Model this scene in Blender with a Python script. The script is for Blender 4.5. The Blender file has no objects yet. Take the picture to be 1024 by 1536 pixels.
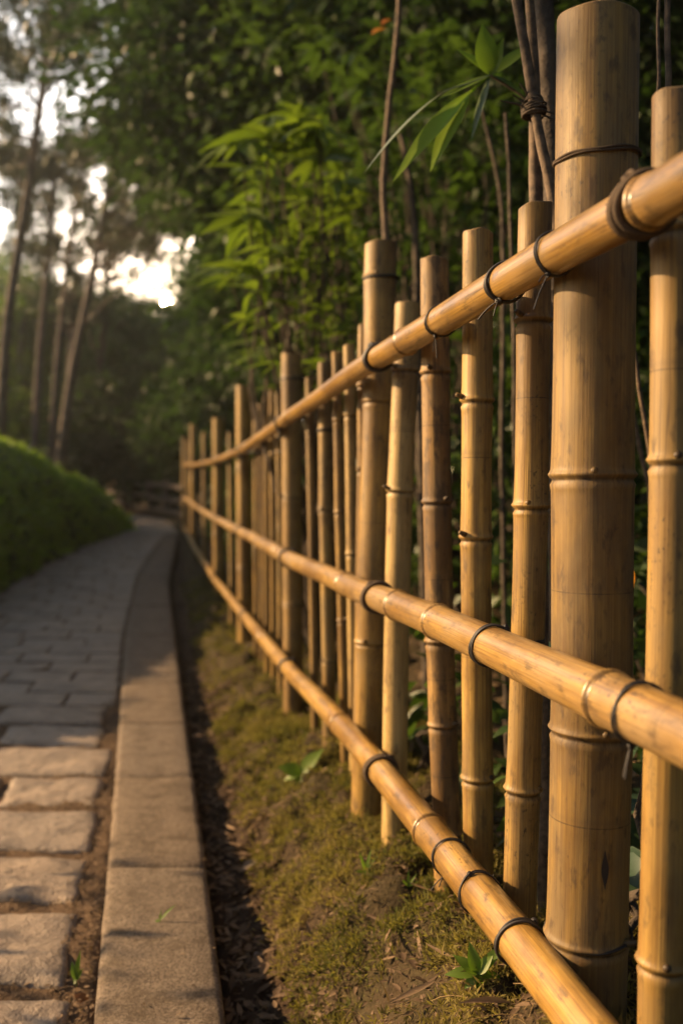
import bpy, math, random
import numpy as np
from mathutils import Vector, noise

R = math.radians
random.seed(7)
RNG = np.random.default_rng(7)
SC = bpy.context.scene
COL = SC.collection

# ------------------------------------------------------------------ camera
CAM_Z = 1.0
PITCH = 1.064
FPX = 1400.0                       # focal length in pixels of a 1024 x 1536 frame
cd = bpy.data.cameras.new('camera')
cam = bpy.data.objects.new('camera', cd)
COL.objects.link(cam)
cam.location = (0, 0, CAM_Z)
cam.rotation_euler = (R(90 - PITCH), 0, 0)
cd.sensor_fit = 'VERTICAL'
cd.sensor_height = 36.0
cd.sensor_width = 24.0
cd.lens = FPX / 1536 * 36
cd.clip_start = 0.05
cd.clip_end = 600
cd.dof.use_dof = True
cd.dof.focus_distance = 1.36
cd.dof.aperture_fstop = 2.7
SC.camera = cam

# ------------------------------------------------------------------ sky, sun, exposure
SUN_AZ, SUN_EL = -77.0, 24.0
w = bpy.data.worlds.new('World')
SC.world = w
w.use_nodes = True
wn = w.node_tree
wn.nodes.clear()
sky = wn.nodes.new('ShaderNodeTexSky')
sky.sky_type = 'NISHITA'
sky.sun_disc = False
sky.sun_elevation = R(SUN_EL)
sky.sun_rotation = R(SUN_AZ)
sky.dust_density = 1.6
sky.air_density = 1.2
bg = wn.nodes.new('ShaderNodeBackground')
bg.inputs['Strength'].default_value = 0.052
wo = wn.nodes.new('ShaderNodeOutputWorld')
wn.links.new(sky.outputs[0], bg.inputs['Color'])
# the bright evening haze of the sky round the low sun that is seen through the trees
GLOW_AZ, GLOW_EL = -10.5, 11.5
tc = wn.nodes.new('ShaderNodeTexCoord')
dt = wn.nodes.new('ShaderNodeVectorMath'); dt.operation = 'DOT_PRODUCT'
dt.inputs[1].default_value = (math.sin(R(GLOW_AZ)) * math.cos(R(GLOW_EL)), math.cos(R(GLOW_AZ)) * math.cos(R(GLOW_EL)), math.sin(R(GLOW_EL)))
wn.links.new(tc.outputs['Generated'], dt.inputs[0])
mx0 = wn.nodes.new('ShaderNodeMath'); mx0.operation = 'MAXIMUM'; mx0.inputs[1].default_value = 0.0
wn.links.new(dt.outputs['Value'], mx0.inputs[0])
def glow(power, colour, strength):
    p = wn.nodes.new('ShaderNodeMath'); p.operation = 'POWER'; p.inputs[1].default_value = power
    wn.links.new(mx0.outputs[0], p.inputs[0])
    k = wn.nodes.new('ShaderNodeMath'); k.operation = 'MULTIPLY'; k.inputs[1].default_value = strength
    wn.links.new(p.outputs[0], k.inputs[0])
    b2 = wn.nodes.new('ShaderNodeBackground'); b2.inputs['Color'].default_value = (*colour, 1)
    wn.links.new(k.outputs[0], b2.inputs['Strength'])
    return b2
g1 = glow(16, (1.0, 0.93, 0.85), 1.9)
g2 = glow(160, (1.0, 0.60, 0.26), 3.0)
a1 = wn.nodes.new('ShaderNodeAddShader'); a2 = wn.nodes.new('ShaderNodeAddShader')
wn.links.new(bg.outputs[0], a1.inputs[0]); wn.links.new(g1.outputs[0], a1.inputs[1])
wn.links.new(a1.outputs[0], a2.inputs[0]); wn.links.new(g2.outputs[0], a2.inputs[1])
wn.links.new(a2.outputs[0], wo.inputs['Surface'])

ld = bpy.data.lights.new('sunlight', 'SUN')
ld.energy = 5.0
ld.angle = R(0.6)
ld.color = (1.0, 0.65, 0.33)
lo = bpy.data.objects.new('sunlight', ld)
COL.objects.link(lo)
Ldir = Vector((math.sin(R(SUN_AZ)) * math.cos(R(SUN_EL)), math.cos(R(SUN_AZ)) * math.cos(R(SUN_EL)), math.sin(R(SUN_EL))))
lo.rotation_euler = Ldir.to_track_quat('Z', 'Y').to_euler()
lo.location = Ldir * 60

SC.view_settings.view_transform = 'Standard'
SC.view_settings.look = 'None'
SC.view_settings.exposure = 1.25
SC.view_settings.gamma = 1.0
SC.cycles.max_bounces = 6
SC.cycles.diffuse_bounces = 3
SC.cycles.transmission_bounces = 4
SC.cycles.sample_clamp_indirect = 6
SC.cycles.use_denoising = True

# ------------------------------------------------------------------ helpers
def ray(px, py):
    """direction through a pixel of the 1024x1536 photo, scaled to y = 1"""
    x = (px - 512) / FPX
    v = -(py - 768) / FPX
    p = R(PITCH)
    y = math.cos(p) + v * math.sin(p)
    z = -math.sin(p) + v * math.cos(p)
    return Vector((x / y, 1.0, z / y))

def at(px, py, d):
    r = ray(px, py)
    return Vector((0, 0, CAM_Z)) + r * d

def on_ground(px, py, zfun):
    r = ray(px, py)
    t = 0.3
    while t < 80 and CAM_Z + r.z * t > zfun(t):
        t += 0.01
    return Vector((0, 0, CAM_Z)) + r * t

def table(xs, ys, win=0.6):
    g = np.arange(-8, 140, 0.05)
    v = np.interp(g, xs, ys)
    k = max(1, int(win / 0.05))
    ker = np.ones(k) / k
    vp = np.pad(v, k, mode='edge')
    v = np.convolve(np.convolve(vp, ker, 'same'), ker, 'same')[k:-k]
    def f(y):
        return np.interp(y, g, v)
    return f

class Bag:
    """collects pieces and links them as ONE mesh object"""
    def __init__(self):
        self.v, self.f, self.a, self.m, self.n = [], [], [], [], 0
    def add(self, verts, faces, mat=0, **attr):
        verts = np.asarray(verts, dtype=np.float64).reshape(-1, 3)
        faces = np.asarray(faces, dtype=np.int64)
        if len(faces) == 0:
            return self
        self.v.append(verts)
        self.f.append(faces + self.n)
        self.m.append(mat)
        self.a.append((len(verts), attr))
        self.n += len(verts)
        return self
    def mesh(self, name, mats, smooth=True, origin=(0, 0, 0)):
        me = bpy.data.meshes.new(name)
        V = np.concatenate(self.v) - np.asarray(origin, dtype=np.float64)
        me.vertices.add(len(V))
        me.vertices.foreach_set('co', V.astype(np.float32).ravel())
        loops = np.concatenate([f.ravel() for f in self.f])
        tot = np.concatenate([np.full(len(f), f.shape[1], dtype=np.int32) for f in self.f])
        mi = np.concatenate([np.full(len(f), m, dtype=np.int32) for f, m in zip(self.f, self.m)])
        st = np.concatenate([[0], np.cumsum(tot)[:-1]]).astype(np.int32)
        me.loops.add(len(loops))
        me.loops.foreach_set('vertex_index', loops.astype(np.int32))
        me.polygons.add(len(tot))
        me.polygons.foreach_set('loop_start', st)
        me.polygons.foreach_set('loop_total', tot)
        me.polygons.foreach_set('material_index', mi)
        me.polygons.foreach_set('use_smooth', np.full(len(tot), smooth, dtype=bool))
        names = set(k for _, a in self.a for k in a)
        for k in names:
            vec = any(np.ndim(a[k]) == 2 for _, a in self.a if k in a)
            if vec:
                arr = np.concatenate([np.asarray(a.get(k, np.zeros((n, 3)))) for n, a in self.a])
                at_ = me.attributes.new(k, 'FLOAT_VECTOR', 'POINT')
                at_.data.foreach_set('vector', arr.astype(np.float32).ravel())
            else:
                arr = np.concatenate([np.broadcast_to(np.asarray(a.get(k, 0.0), dtype=np.float64), (n,)) for n, a in self.a])
                at_ = me.attributes.new(k, 'FLOAT', 'POINT')
                at_.data.foreach_set('value', arr.astype(np.float32))
        me.update(calc_edges=True)
        me.validate()
        for m in (mats if isinstance(mats, (list, tuple)) else [mats]):
            me.materials.append(m)
        return me
    def obj(self, name, mats, parent=None, loc=(0, 0, 0), smooth=True):
        """loc is the world position of the object's origin; geometry is given in world space"""
        me = self.mesh(name, mats, smooth, loc)
        return place(name, me, parent, loc)

def world_loc(o):
    p = Vector(o.location)
    while o.parent:
        o = o.parent
        p += Vector(o.location)
    return p

def place(name, me, parent=None, loc=(0, 0, 0)):
    o = bpy.data.objects.new(name, me)
    COL.objects.link(o)
    o.location = Vector(loc) - (world_loc(parent) if parent else Vector((0, 0, 0)))
    if parent:
        o.parent = parent
    return o

def tag(o, label=None, cat=None, group=None, kind=None):
    if label: o['label'] = label
    if cat: o['category'] = cat
    if group: o['group'] = group
    if kind: o['kind'] = kind
    return o

def thing(name, label, cat, loc, group=None):
    o = bpy.data.objects.new(name, None)
    COL.objects.link(o)
    o.location = loc
    o.empty_display_size = 0.1
    return tag(o, label, cat, group)

def unit(a):
    return a / np.maximum(np.linalg.norm(a, axis=-1, keepdims=True), 1e-9)

def tube(pts, rad, segs=8, closed=False, cap=True):
    """verts, quads of a tube along pts"""
    pts = np.asarray(pts, dtype=np.float64)
    n = len(pts)
    rad = np.broadcast_to(np.asarray(rad, dtype=np.float64), (n,))
    if closed:
        T = np.roll(pts, -1, 0) - np.roll(pts, 1, 0)
    else:
        T = np.gradient(pts, axis=0)
    T = unit(T)
    U = np.zeros_like(T)
    u = np.cross(T[0], [0.31, 0.17, 0.93])
    if np.linalg.norm(u) < 0.1:
        u = np.cross(T[0], [1, 0, 0])
    for i in range(n):
        u = u - T[i] * np.dot(u, T[i])
        u = u / max(np.linalg.norm(u), 1e-9)
        U[i] = u
    W = np.cross(T, U)
    th = np.linspace(0, 2 * math.pi, segs, endpoint=False)
    V = pts[:, None, :] + rad[:, None, None] * (np.cos(th)[None, :, None] * U[:, None, :] + np.sin(th)[None, :, None] * W[:, None, :])
    V = V.reshape(-1, 3)
    m = n if closed else n - 1
    i = np.arange(m)[:, None]
    j = np.arange(segs)[None, :]
    i2, j2 = (i + 1) % n, (j + 1) % segs
    F = np.stack(np.broadcast_arrays(i * segs + j, i * segs + j2, i2 * segs + j2, i2 * segs + j), -1).reshape(-1, 4)
    return V, F

def leafset(P, D, N, L, W, rows=1, curl=0.15, fold=0.25, shape=0.8):
    """many leaves as verts, quads and one random value per vertex"""
    P, D, N = np.asarray(P), unit(np.asarray(D)), np.asarray(N)
    n = len(P)
    N = unit(N - D * np.sum(N * D, -1, keepdims=True))
    S = np.cross(D, N)
    L = np.broadcast_to(np.asarray(L, dtype=np.float64), (n,))[:, None]
    W = np.broadcast_to(np.asarray(W, dtype=np.float64), (n,))[:, None]
    curl = np.broadcast_to(np.asarray(curl, dtype=np.float64), (n,))[:, None]
    lv = RNG.random(n)
    if rows == 1:
        m = P + D * L * 0.45 - N * curl * L * 0.1
        V = np.stack([P, m + S * W * 0.5 + N * fold * W * 0.3, P + D * L - N * curl * L, m - S * W * 0.5 + N * fold * W * 0.3], 1)
        F = np.arange(n)[:, None] * 4 + np.array([0, 1, 2, 3])[None, :]
        return V.reshape(-1, 3), F, np.repeat(lv, 4)
    t = np.linspace(0, 1, rows + 1)
    prof = np.sin(np.pi * t ** shape)
    prof[0] = 0.06
    prof[-1] = 0.02
    V = np.zeros((n, rows + 1, 3, 3))
    for k in range(rows + 1):
        c = P + D * L * t[k] - N * curl * L * t[k] ** 2
        wd = W * 0.5 * prof[k]
        V[:, k, 0] = c - S * wd + N * fold * wd
        V[:, k, 1] = c
        V[:, k, 2] = c + S * wd + N * fold * wd
    per = (rows + 1) * 3
    base = []
    for k in range(rows):
        a = k * 3
        base.append([a, a + 1, a + 4, a + 3])
        base.append([a + 1, a + 2, a + 5, a + 4])
    base = np.array(base)
    F = (np.arange(n)[:, None, None] * per + base[None]).reshape(-1, 4)
    return V.reshape(-1, 3), F, np.repeat(lv, per)

def rand_dirs(n, up=0.0):
    d = RNG.normal(size=(n, 3))
    d[:, 2] += up
    return unit(d)

# ------------------------------------------------------------------ node helper
class Mat:
    def __init__(self, name):
        self.m = bpy.data.materials.new(name)
        self.m.use_nodes = True
        self.t = self.m.node_tree
        self.t.nodes.clear()
        self.out = self.t.nodes.new('ShaderNodeOutputMaterial')
    def n(self, typ, props=None, **ins):
        nd = self.t.nodes.new('ShaderNode' + typ)
        for k, v in (props or {}).items():
            setattr(nd, k, v)
        for k, v in ins.items():
            key = int(k[1:]) if k[0] == 'i' and k[1:].isdigit() else k.replace('_', ' ')
            self.set(nd, key, v)
        return nd
    def set(self, nd, key, v):
        s = nd.inputs[key]
        if isinstance(v, bpy.types.Node):
            v = v.outputs[0]
        if isinstance(v, bpy.types.NodeSocket):
            self.t.links.new(v, s)
        else:
            if s.type == 'RGBA' and len(v) == 3:
                v = (*v, 1)
            s.default_value = v
    def attr(self, name):
        return self.n('Attribute', {'attribute_name': name})
    def math(self, op, a, b=0.0, clamp=False):
        return self.n('Math', {'operation': op, 'use_clamp': clamp}, i0=a, i1=b)
    def vmul(self, a, b):
        return self.n('VectorMath', {'operation': 'MULTIPLY'}, i0=a, i1=b)
    def vadd(self, a, b):
        return self.n('VectorMath', {'operation': 'ADD'}, i0=a, i1=b)
    def noise(self, vec, scale, detail=3, rough=0.55, dist=0.0):
        return self.n('TexNoise', None, Vector=vec, Scale=scale, Detail=detail, Roughness=rough, Distortion=dist)
    def ramp(self, fac, *stops):
        nd = self.n('ValToRGB', None, Fac=fac)
        el = nd.color_ramp.elements
        while len(el) < len(stops):
            el.new(0.5)
        for e, (p, c) in zip(el, stops):
            e.position = p
            e.color = (c, c, c, 1) if isinstance(c, (int, float)) else (*c, 1)
        return nd
    def mix(self, fac, a, b, mode='MIX'):
        nd = self.n('Mix', {'data_type': 'RGBA', 'blend_type': mode, 'clamp_factor': True})
        self.set(nd, 0, fac)
        self.set(nd, 6, a)
        self.set(nd, 7, b)
        return nd.outputs[2]
    def bump(self, h, strength=0.5, dist=0.01, normal=None):
        nd = self.n('Bump', None, Height=h, Strength=strength, Distance=dist)
        if normal is not None:
            self.set(nd, 'Normal', normal)
        return nd
    def principled(self, col, rough=0.6, normal=None, **kw):
        nd = self.n('BsdfPrincipled')
        self.set(nd, 'Base Color', col)
        self.set(nd, 'Roughness', rough)
        if normal is not None:
            self.set(nd, 'Normal', normal)
        for k, v in kw.items():
            self.set(nd, k.replace('_', ' '), v)
        return nd
    def done(self, sh):
        self.t.links.new(sh.outputs[0], self.out.inputs['Surface'])
        return self.m

def obj_coord(m):
    return m.n('TexCoord').outputs['Object']

def make_bamboo(name, pale, deep, grey, rough=0.42, greyness=0.45, coat=0.0, stain=0.0):
    m = Mat(name)
    bc = m.attr('bc').outputs['Vector']
    rnd = m.n('ObjectInfo').outputs['Random']
    off = m.n('CombineXYZ', None, X=m.math('MULTIPLY', rnd, 37.0), Y=m.math('MULTIPLY', rnd, 11.0), Z=m.math('MULTIPLY', rnd, 53.0))
    p = m.vadd(bc, off)
    fib = m.noise(m.vmul(p, (520, 520, 7)), 1.0, 4, 0.6)
    fib2 = m.noise(m.vmul(p, (150, 150, 2.4)), 1.0, 3, 0.6)
    blot = m.noise(m.vmul(p, (26, 26, 7)), 1.0, 4, 0.6)
    blot2 = m.noise(m.vmul(p, (60, 60, 22)), 1.0, 5, 0.65)
    f1 = m.ramp(fib2, (0.32, 0.0), (0.68, 1.0))
    col = m.mix(f1, deep, pale)
    gfac = m.math('MULTIPLY', m.ramp(blot, (0.40, 0.0), (0.64, 1.0)), greyness)
    gfac = m.math('ADD', gfac, m.math('MULTIPLY', m.math('SUBTRACT', rnd, 0.5), 0.5), True)
    col = m.mix(gfac, col, grey)
    # every culm has its own tone, and broad darker weathered zones along it
    r2 = m.math('FRACT', m.math('MULTIPLY', rnd, 7.13))
    col = m.mix(m.math('MULTIPLY', r2, 0.5), col, (deep[0] * 0.62, deep[1] * 0.60, deep[2] * 0.62))
    zone = m.noise(m.vmul(p, (9, 9, 3.2)), 1.0, 5, 0.62)
    col = m.mix(m.math('MULTIPLY', m.ramp(zone, (0.46, 0.0), (0.60, 1.0)), 0.70), col, (deep[0] * 0.42, deep[1] * 0.40, deep[2] * 0.45))
    # fine fibre streaks
    col = m.mix(m.math('MULTIPLY', m.ramp(fib, (0.46, 0.0), (0.66, 1.0)), 0.6), col, (0.12, 0.062, 0.02))
    # dark weather stains with a shape of their own
    col = m.mix(m.math('MULTIPLY', m.ramp(blot2, (0.56 - stain, 0.0), (0.68 - stain, 1.0)), 0.66 + stain), col, (0.055, 0.034, 0.018))
    # mould specks and fine drying cracks
    spk = m.noise(m.vmul(p, (210, 210, 130)), 1.0, 2, 0.5)
    patch = m.ramp(m.noise(m.vmul(p, (14, 14, 5)), 1.0, 3), (0.53, 0.0), (0.64, 1.0))
    col = m.mix(m.math('MULTIPLY', m.ramp(spk, (0.60, 0.0), (0.68, 0.8)), patch), col, (0.04, 0.026, 0.014))
    crk = m.noise(m.vmul(p, (95, 95, 1.3)), 1.0, 1, 0.4)
    crl = m.math('SUBTRACT', 1.0, m.math('MULTIPLY', m.math('ABSOLUTE', m.math('SUBTRACT', crk, 0.56)), 110.0), True)
    col = m.mix(m.math('MULTIPLY', crl, m.ramp(blot, (0.46, 0.0), (0.56, 0.75))), col, (0.05, 0.028, 0.012))
    # the scar line under every node and the pale bloom above it
    nd = m.attr('nd').outputs['Fac']
    ring = m.math('SUBTRACT', 1.0, m.math('MULTIPLY', m.math('ABSOLUTE', m.math('ADD', nd, 0.006)), 170.0), True)
    brk = m.ramp(m.noise(m.vmul(p, (90, 90, 30)), 1.0, 2), (0.30, 0.35), (0.6, 1.0))
    col = m.mix(m.math('MULTIPLY', m.math('MULTIPLY', ring, brk), 0.9), col, (0.025, 0.014, 0.007))
    bloom = m.math('SUBTRACT', 1.0, m.math('MULTIPLY', m.math('ABSOLUTE', m.math('ADD', nd, 0.035)), 34.0), True)
    col = m.mix(m.math('MULTIPLY', m.math('MULTIPLY', bloom, fib2), 0.5), col, (0.10, 0.062, 0.028))
    h = m.math('ADD', m.math('MULTIPLY', fib, 0.7), m.math('MULTIPLY', fib2, 0.6))
    bp = m.bump(h, 0.5, 0.0014)
    rg = m.math('ADD', rough - 0.1, m.math('MULTIPLY', m.math('ADD', blot2, m.math('MULTIPLY', gfac, 0.5)), 0.22))
    sh = m.principled(col, rg, bp, Coat_Weight=coat, Coat_Roughness=0.22)
    return m.done(sh)

BAMBOO = make_bamboo('bamboo_post', (0.57, 0.37, 0.088), (0.28, 0.152, 0.028), (0.23, 0.175, 0.08), 0.5, 0.62)
BAMBOO_PALE = make_bamboo('bamboo_pale', (0.64, 0.46, 0.17), (0.46, 0.30, 0.09), (0.38, 0.28, 0.14), 0.5, 0.3)
BAMBOO_RAIL = make_bamboo('bamboo_rail', (0.60, 0.38, 0.095), (0.34, 0.18, 0.033), (0.33, 0.25, 0.14), 0.34, 0.6, 0.3)

BAMBOO_OLD = make_bamboo('bamboo_old', (0.47, 0.31, 0.08), (0.22, 0.128, 0.028), (0.19, 0.155, 0.085), 0.55, 0.85, 0.0, 0.02)
BAMBOO_STAINED = make_bamboo('bamboo_stained', (0.46, 0.28, 0.08), (0.24, 0.125, 0.03), (0.20, 0.15, 0.085), 0.55, 0.7, 0.0, 0.07)

def make_plain(name, c1, c2, scale, rough=0.8, bump=0.4, dist=0.004, detail=5):
    m = Mat(name)
    p = obj_coord(m)
    nz = m.noise(p, scale, detail, 0.6)
    col = m.mix(m.ramp(nz, (0.35, 0.0), (0.65, 1.0)), c1, c2)
    return m.done(m.principled(col, rough, m.bump(nz, bump, dist)))

CUT = make_plain('bamboo_cut', (0.34, 0.23, 0.11), (0.16, 0.10, 0.05), 180, 0.8)
CORD = make_plain('black_cord', (0.012, 0.011, 0.012), (0.035, 0.03, 0.028), 900, 0.5, 0.6, 0.001)
ROPE = make_plain('brown_rope', (0.035, 0.022, 0.014), (0.10, 0.065, 0.035), 700, 0.85, 0.6, 0.001)
BARK = make_plain('bark', (0.035, 0.026, 0.019), (0.10, 0.075, 0.052), 14, 0.9, 0.8, 0.03)
PINE_BARK = make_plain('pine_bark', (0.05, 0.040, 0.032), (0.15, 0.115, 0.09), 9, 0.9, 0.8, 0.03)
TWIG = make_plain('dry_stem', (0.05, 0.034, 0.022), (0.17, 0.115, 0.07), 60, 0.8, 0.6, 0.004)
WOOD = make_plain('weathered_wood', (0.03, 0.022, 0.017), (0.085, 0.06, 0.045), 20, 0.85, 0.5, 0.004)

def make_leaf(name, c1, c2, trans=0.35, rough=0.45, spec=0.4):
    m = Mat(name)
    lv = m.attr('lv').outputs['Fac']
    nz = m.noise(obj_coord(m), 9.0, 2)
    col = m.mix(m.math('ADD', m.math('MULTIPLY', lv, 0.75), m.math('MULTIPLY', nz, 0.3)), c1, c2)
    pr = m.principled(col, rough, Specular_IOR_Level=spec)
    tr = m.n('BsdfTranslucent')
    m.set(tr, 'Color', m.mix(0.5, col, (c2[0] * 1.3, c2[1] * 1.5, c2[2] * 0.6)))
    mx = m.n('MixShader', None, Fac=trans)
    m.set(mx, 1, pr)
    m.set(mx, 2, tr)
    return m.done(mx)

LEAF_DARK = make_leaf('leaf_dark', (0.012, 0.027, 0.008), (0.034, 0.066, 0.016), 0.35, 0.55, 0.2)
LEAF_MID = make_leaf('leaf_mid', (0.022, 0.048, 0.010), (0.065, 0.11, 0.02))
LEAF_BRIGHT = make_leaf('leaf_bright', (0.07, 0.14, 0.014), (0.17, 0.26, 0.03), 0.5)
LEAF_SHRUB = make_leaf('leaf_shrub', (0.028, 0.062, 0.008), (0.15, 0.21, 0.022), 0.42)
LEAF_SHEEN = make_leaf('leaf_sheen', (0.13, 0.17, 0.12), (0.20, 0.24, 0.18), 0.2, 0.4, 0.6)
LEAF_SPRIG = make_leaf('leaf_sprig', (0.17, 0.28, 0.025), (0.25, 0.37, 0.04), 0.5)
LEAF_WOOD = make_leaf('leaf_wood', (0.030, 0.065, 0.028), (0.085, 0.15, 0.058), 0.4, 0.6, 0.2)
LEAF_BLUE = make_leaf('leaf_blue', (0.022, 0.05, 0.03), (0.05, 0.09, 0.05), 0.25, 0.35, 0.6)
LEAF_PINE = make_leaf('leaf_pine', (0.016, 0.028, 0.012), (0.04, 0.06, 0.022), 0.2)
LEAF_HEDGE = make_leaf('leaf_hedge', (0.10, 0.20, 0.016), (0.33, 0.46, 0.055), 0.5)
LEAF_MOSS = make_leaf('moss_blade', (0.026, 0.056, 0.007), (0.29, 0.225, 0.08), 0.35, 0.8, 0.1)
LEAF_DRY = make_leaf('leaf_dry', (0.05, 0.03, 0.017), (0.26, 0.18, 0.11), 0.15, 0.75, 0.2)
LEAF_STRAW = make_leaf('straw', (0.12, 0.075, 0.03), (0.30, 0.21, 0.10), 0.2, 0.7, 0.2)
LEAF_ORANGE = make_leaf('leaf_orange', (0.42, 0.14, 0.02), (0.55, 0.22, 0.03), 0.4)

def make_ground():
    m = Mat('soil')
    p = obj_coord(m)
    mossy = m.attr('moss').outputs['Fac']
    n1 = m.noise(p, 7.0, 6, 0.65)
    n2 = m.noise(p, 60.0, 5, 0.7)
    n3 = m.noise(p, 1.6, 3)
    soil = m.mix(n2, (0.022, 0.014, 0.009), (0.085, 0.056, 0.035))
    green = m.mix(m.ramp(n2, (0.3, 0.0), (0.7, 1.0)), (0.024, 0.024, 0.009), (0.085, 0.068, 0.03))
    f = m.math('MULTIPLY', m.math('MULTIPLY', mossy, 0.75, True), m.ramp(m.math('ADD', m.math('MULTIPLY', n1, 0.6), m.math('MULTIPLY', n3, 0.4)), (0.36, 0.1), (0.58, 1.0)))
    col = m.mix(f, soil, green)
    col = m.mix(m.math('MULTIPLY', m.math('LESS_THAN', mossy, -0.5), m.math('ADD', 0.25, m.math('MULTIPLY', n1, 0.5))), col, (0.20, 0.135, 0.085))
    h = m.math('ADD', m.math('MULTIPLY', n2, 0.6), n1)
    return m.done(m.principled(col, 0.95, m.bump(h, 0.9, 0.02), Specular_IOR_Level=0.15))
SOIL = make_ground()

def make_stone():
    m = Mat('paving_stone')
    p = obj_coord(m)
    rv = m.attr('lv').outputs['Fac']
    n1 = m.noise(p, 5.0, 6, 0.65)
    n2 = m.noise(p, 130.0, 4, 0.7)
    n3 = m.noise(p, 24.0, 5, 0.65)
    c = m.mix(m.ramp(n1, (0.35, 0.0), (0.65, 1.0)), (0.155, 0.118, 0.085), (0.34, 0.262, 0.19))
    c = m.mix(m.math('MULTIPLY', rv, 0.5), c, (0.24, 0.205, 0.175))
    c = m.mix(m.ramp(n3, (0.54, 0.0), (0.70, 0.85)), c, (0.075, 0.056, 0.042))
    c = m.mix(m.ramp(n2, (0.5, 0.0), (0.8, 0.7)), c, (0.36, 0.30, 0.24))
    h = m.math('ADD', m.math('MULTIPLY', n2, 0.25), n3)
    return m.done(m.principled(c, 0.68, m.bump(h, 0.9, 0.012), Specular_IOR_Level=0.5))
STONE = make_stone()

def make_kerb():
    m = Mat('kerb_stone')
    p = obj_coord(m)
    rv = m.attr('lv').outputs['Fac']
    n1 = m.noise(p, 6.0, 5, 0.6)
    n2 = m.noise(p, 190.0, 4, 0.8)
    n3 = m.noise(p, 75.0, 5, 0.75)
    c = m.mix(n1, (0.15, 0.118, 0.085), (0.31, 0.24, 0.175))
    c = m.mix(m.math('MULTIPLY', rv, 0.35), c, (0.19, 0.165, 0.14))
    c = m.mix(m.ramp(n2, (0.42, 0.85), (0.56, 0.0)), c, (0.055, 0.04, 0.028))
    c = m.mix(m.ramp(n3, (0.54, 0.0), (0.7, 0.6)), c, (0.36, 0.29, 0.21))
    c = m.mix(m.ramp(m.noise(p, 13.0, 6, 0.7), (0.48, 0.0), (0.66, 0.85)), c, (0.085, 0.062, 0.04))
    h = m.math('ADD', m.math('MULTIPLY', n2, 0.6), n3)
    return m.done(m.principled(c, 0.85, m.bump(h, 0.8, 0.004), Specular_IOR_Level=0.25))
KERB = make_kerb()

# ------------------------------------------------------------------ lie of the land
def XF(y):                                    # centre line of the fence posts
    y = np.asarray(y, dtype=np.float64)
    yc = np.minimum(y, 14.0)
    x = 0.57 - 0.1964 * yc - 0.0036 * np.maximum(yc - 8, 0) ** 2
    return x - 0.24 * np.maximum(y - 14, 0)
def XR(y):                                    # centre line of the rails, in front of the posts
    return XF(y) - 0.078

zpath = table([0, 1.5, 3, 6, 9, 11.5, 13.6, 16, 20, 26, 40, 80], [0.04, 0.03, 0.0, -0.04, 0.0, 0.2, 0.37, 0.47, 0.58, 0.70, 0.9, 1.2], 1.2)
zbank = table([0, 1, 1.5, 2, 2.5, 4, 6, 9, 12, 13.6, 20, 80], [0.37, 0.33, 0.26, 0.185, 0.145, 0.06, 0.0, 0.02, 0.24, 0.39, 0.6, 1.3], 0.6)
zkerb = lambda y: zpath(y) + 0.03

kr = [(340, 1536), (310, 1300), (280, 1085), (262, 945), (253, 872), (261, 826), (268, 800)]
kl = [(140, 1536), (162, 1300), (179, 1080), (188, 945), (207, 862), (235, 819), (258, 794)]
KR = [on_ground(*p, zkerb) for p in kr]
KLf = [on_ground(*p, zkerb) for p in kl]
def edge_fun(P):
    ys = [p.y for p in P]; xs = [p.x for p in P]
    s0 = (xs[1] - xs[0]) / (ys[1] - ys[0])
    s1 = -0.30
    return table([-8] + ys + [60], [xs[0] + s0 * (-8 - ys[0])] + xs + [xs[-1] + s1 * (60 - ys[-1])], 0.7)
XKR, XKL = edge_fun(KR), edge_fun(KLf)
def XPL(y):                                   # left edge of the path, at the hedge's foot
    return XKL(y) - np.interp(y, [0, 9, 12, 14, 15.5, 17], [1.45, 1.40, 1.15, 0.80, 0.62, 0.62])

def fbm(x, y, s, o=4):
    return noise.fractal(Vector((x * s, y * s, 3.7)), 1.0, 2.0, o)

def ground_z(x, y, detail=True):
    xf, xr, xl, xp = float(XF(y)), float(XKR(y)), float(XKL(y)), float(XPL(y))
    zp, zb = float(zpath(y)), float(zbank(y))
    m = 0.0
    if x >= xf:
        t = x - xf
        z = zb + 0.02 + 0.10 * t + 0.10 * max(0, t - 1.0) + 0.18 * max(0, t - 3) - 0.38 * max(0, t - 25)
        m = 0.75
        a = 0.05
    elif x >= xr:
        u = (x - xr) / max(xf - xr, 0.02)
        e = min(max((u - 0.16) / 0.74, 0), 1)
        e = e * e * (3 - 2 * e)
        z = (zp - 0.045) * (1 - e) + (zb + 0.02) * e
        m = min(max((u - 0.34) * 5, 0), 1)
        a = 0.045 if y > 0.6 else 0.0
        a *= min(1.0, (xf - xr) / 0.25)
        a *= min(1.0, 0.25 + u * 2.2)
    elif x >= xl + 0.02:
        z = zp - 0.07
        a = 0.0
    elif x >= xp:
        z = zp - (0.013 if y < 4.3 else 0.005)
        a = 0.008 if y < 4.3 else 0.001
        m = -1.0
        if y > 14.5:
            z = zp - 0.05
    else:
        t = xp - x
        z = zp - 0.02 + 0.10 * min(t, 1.0) + 0.07 * max(0, t - 1.0) + 0.05 * max(0, t - 6) - 0.12 * max(0, t - 30)
        m = 0.7
        a = 0.05
    if detail and a:
        z += a * (fbm(x, y, 3.2) * 1.1 + fbm(x + 5, y, 7.5) * 0.9 + fbm(x, y, 19.0) * 0.4 - 0.5 * max(0, noise.fractal(Vector((x * 9, y * 9, 31)), 1.0, 2.0, 4)) ** 0.6)
    return z, m

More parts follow.
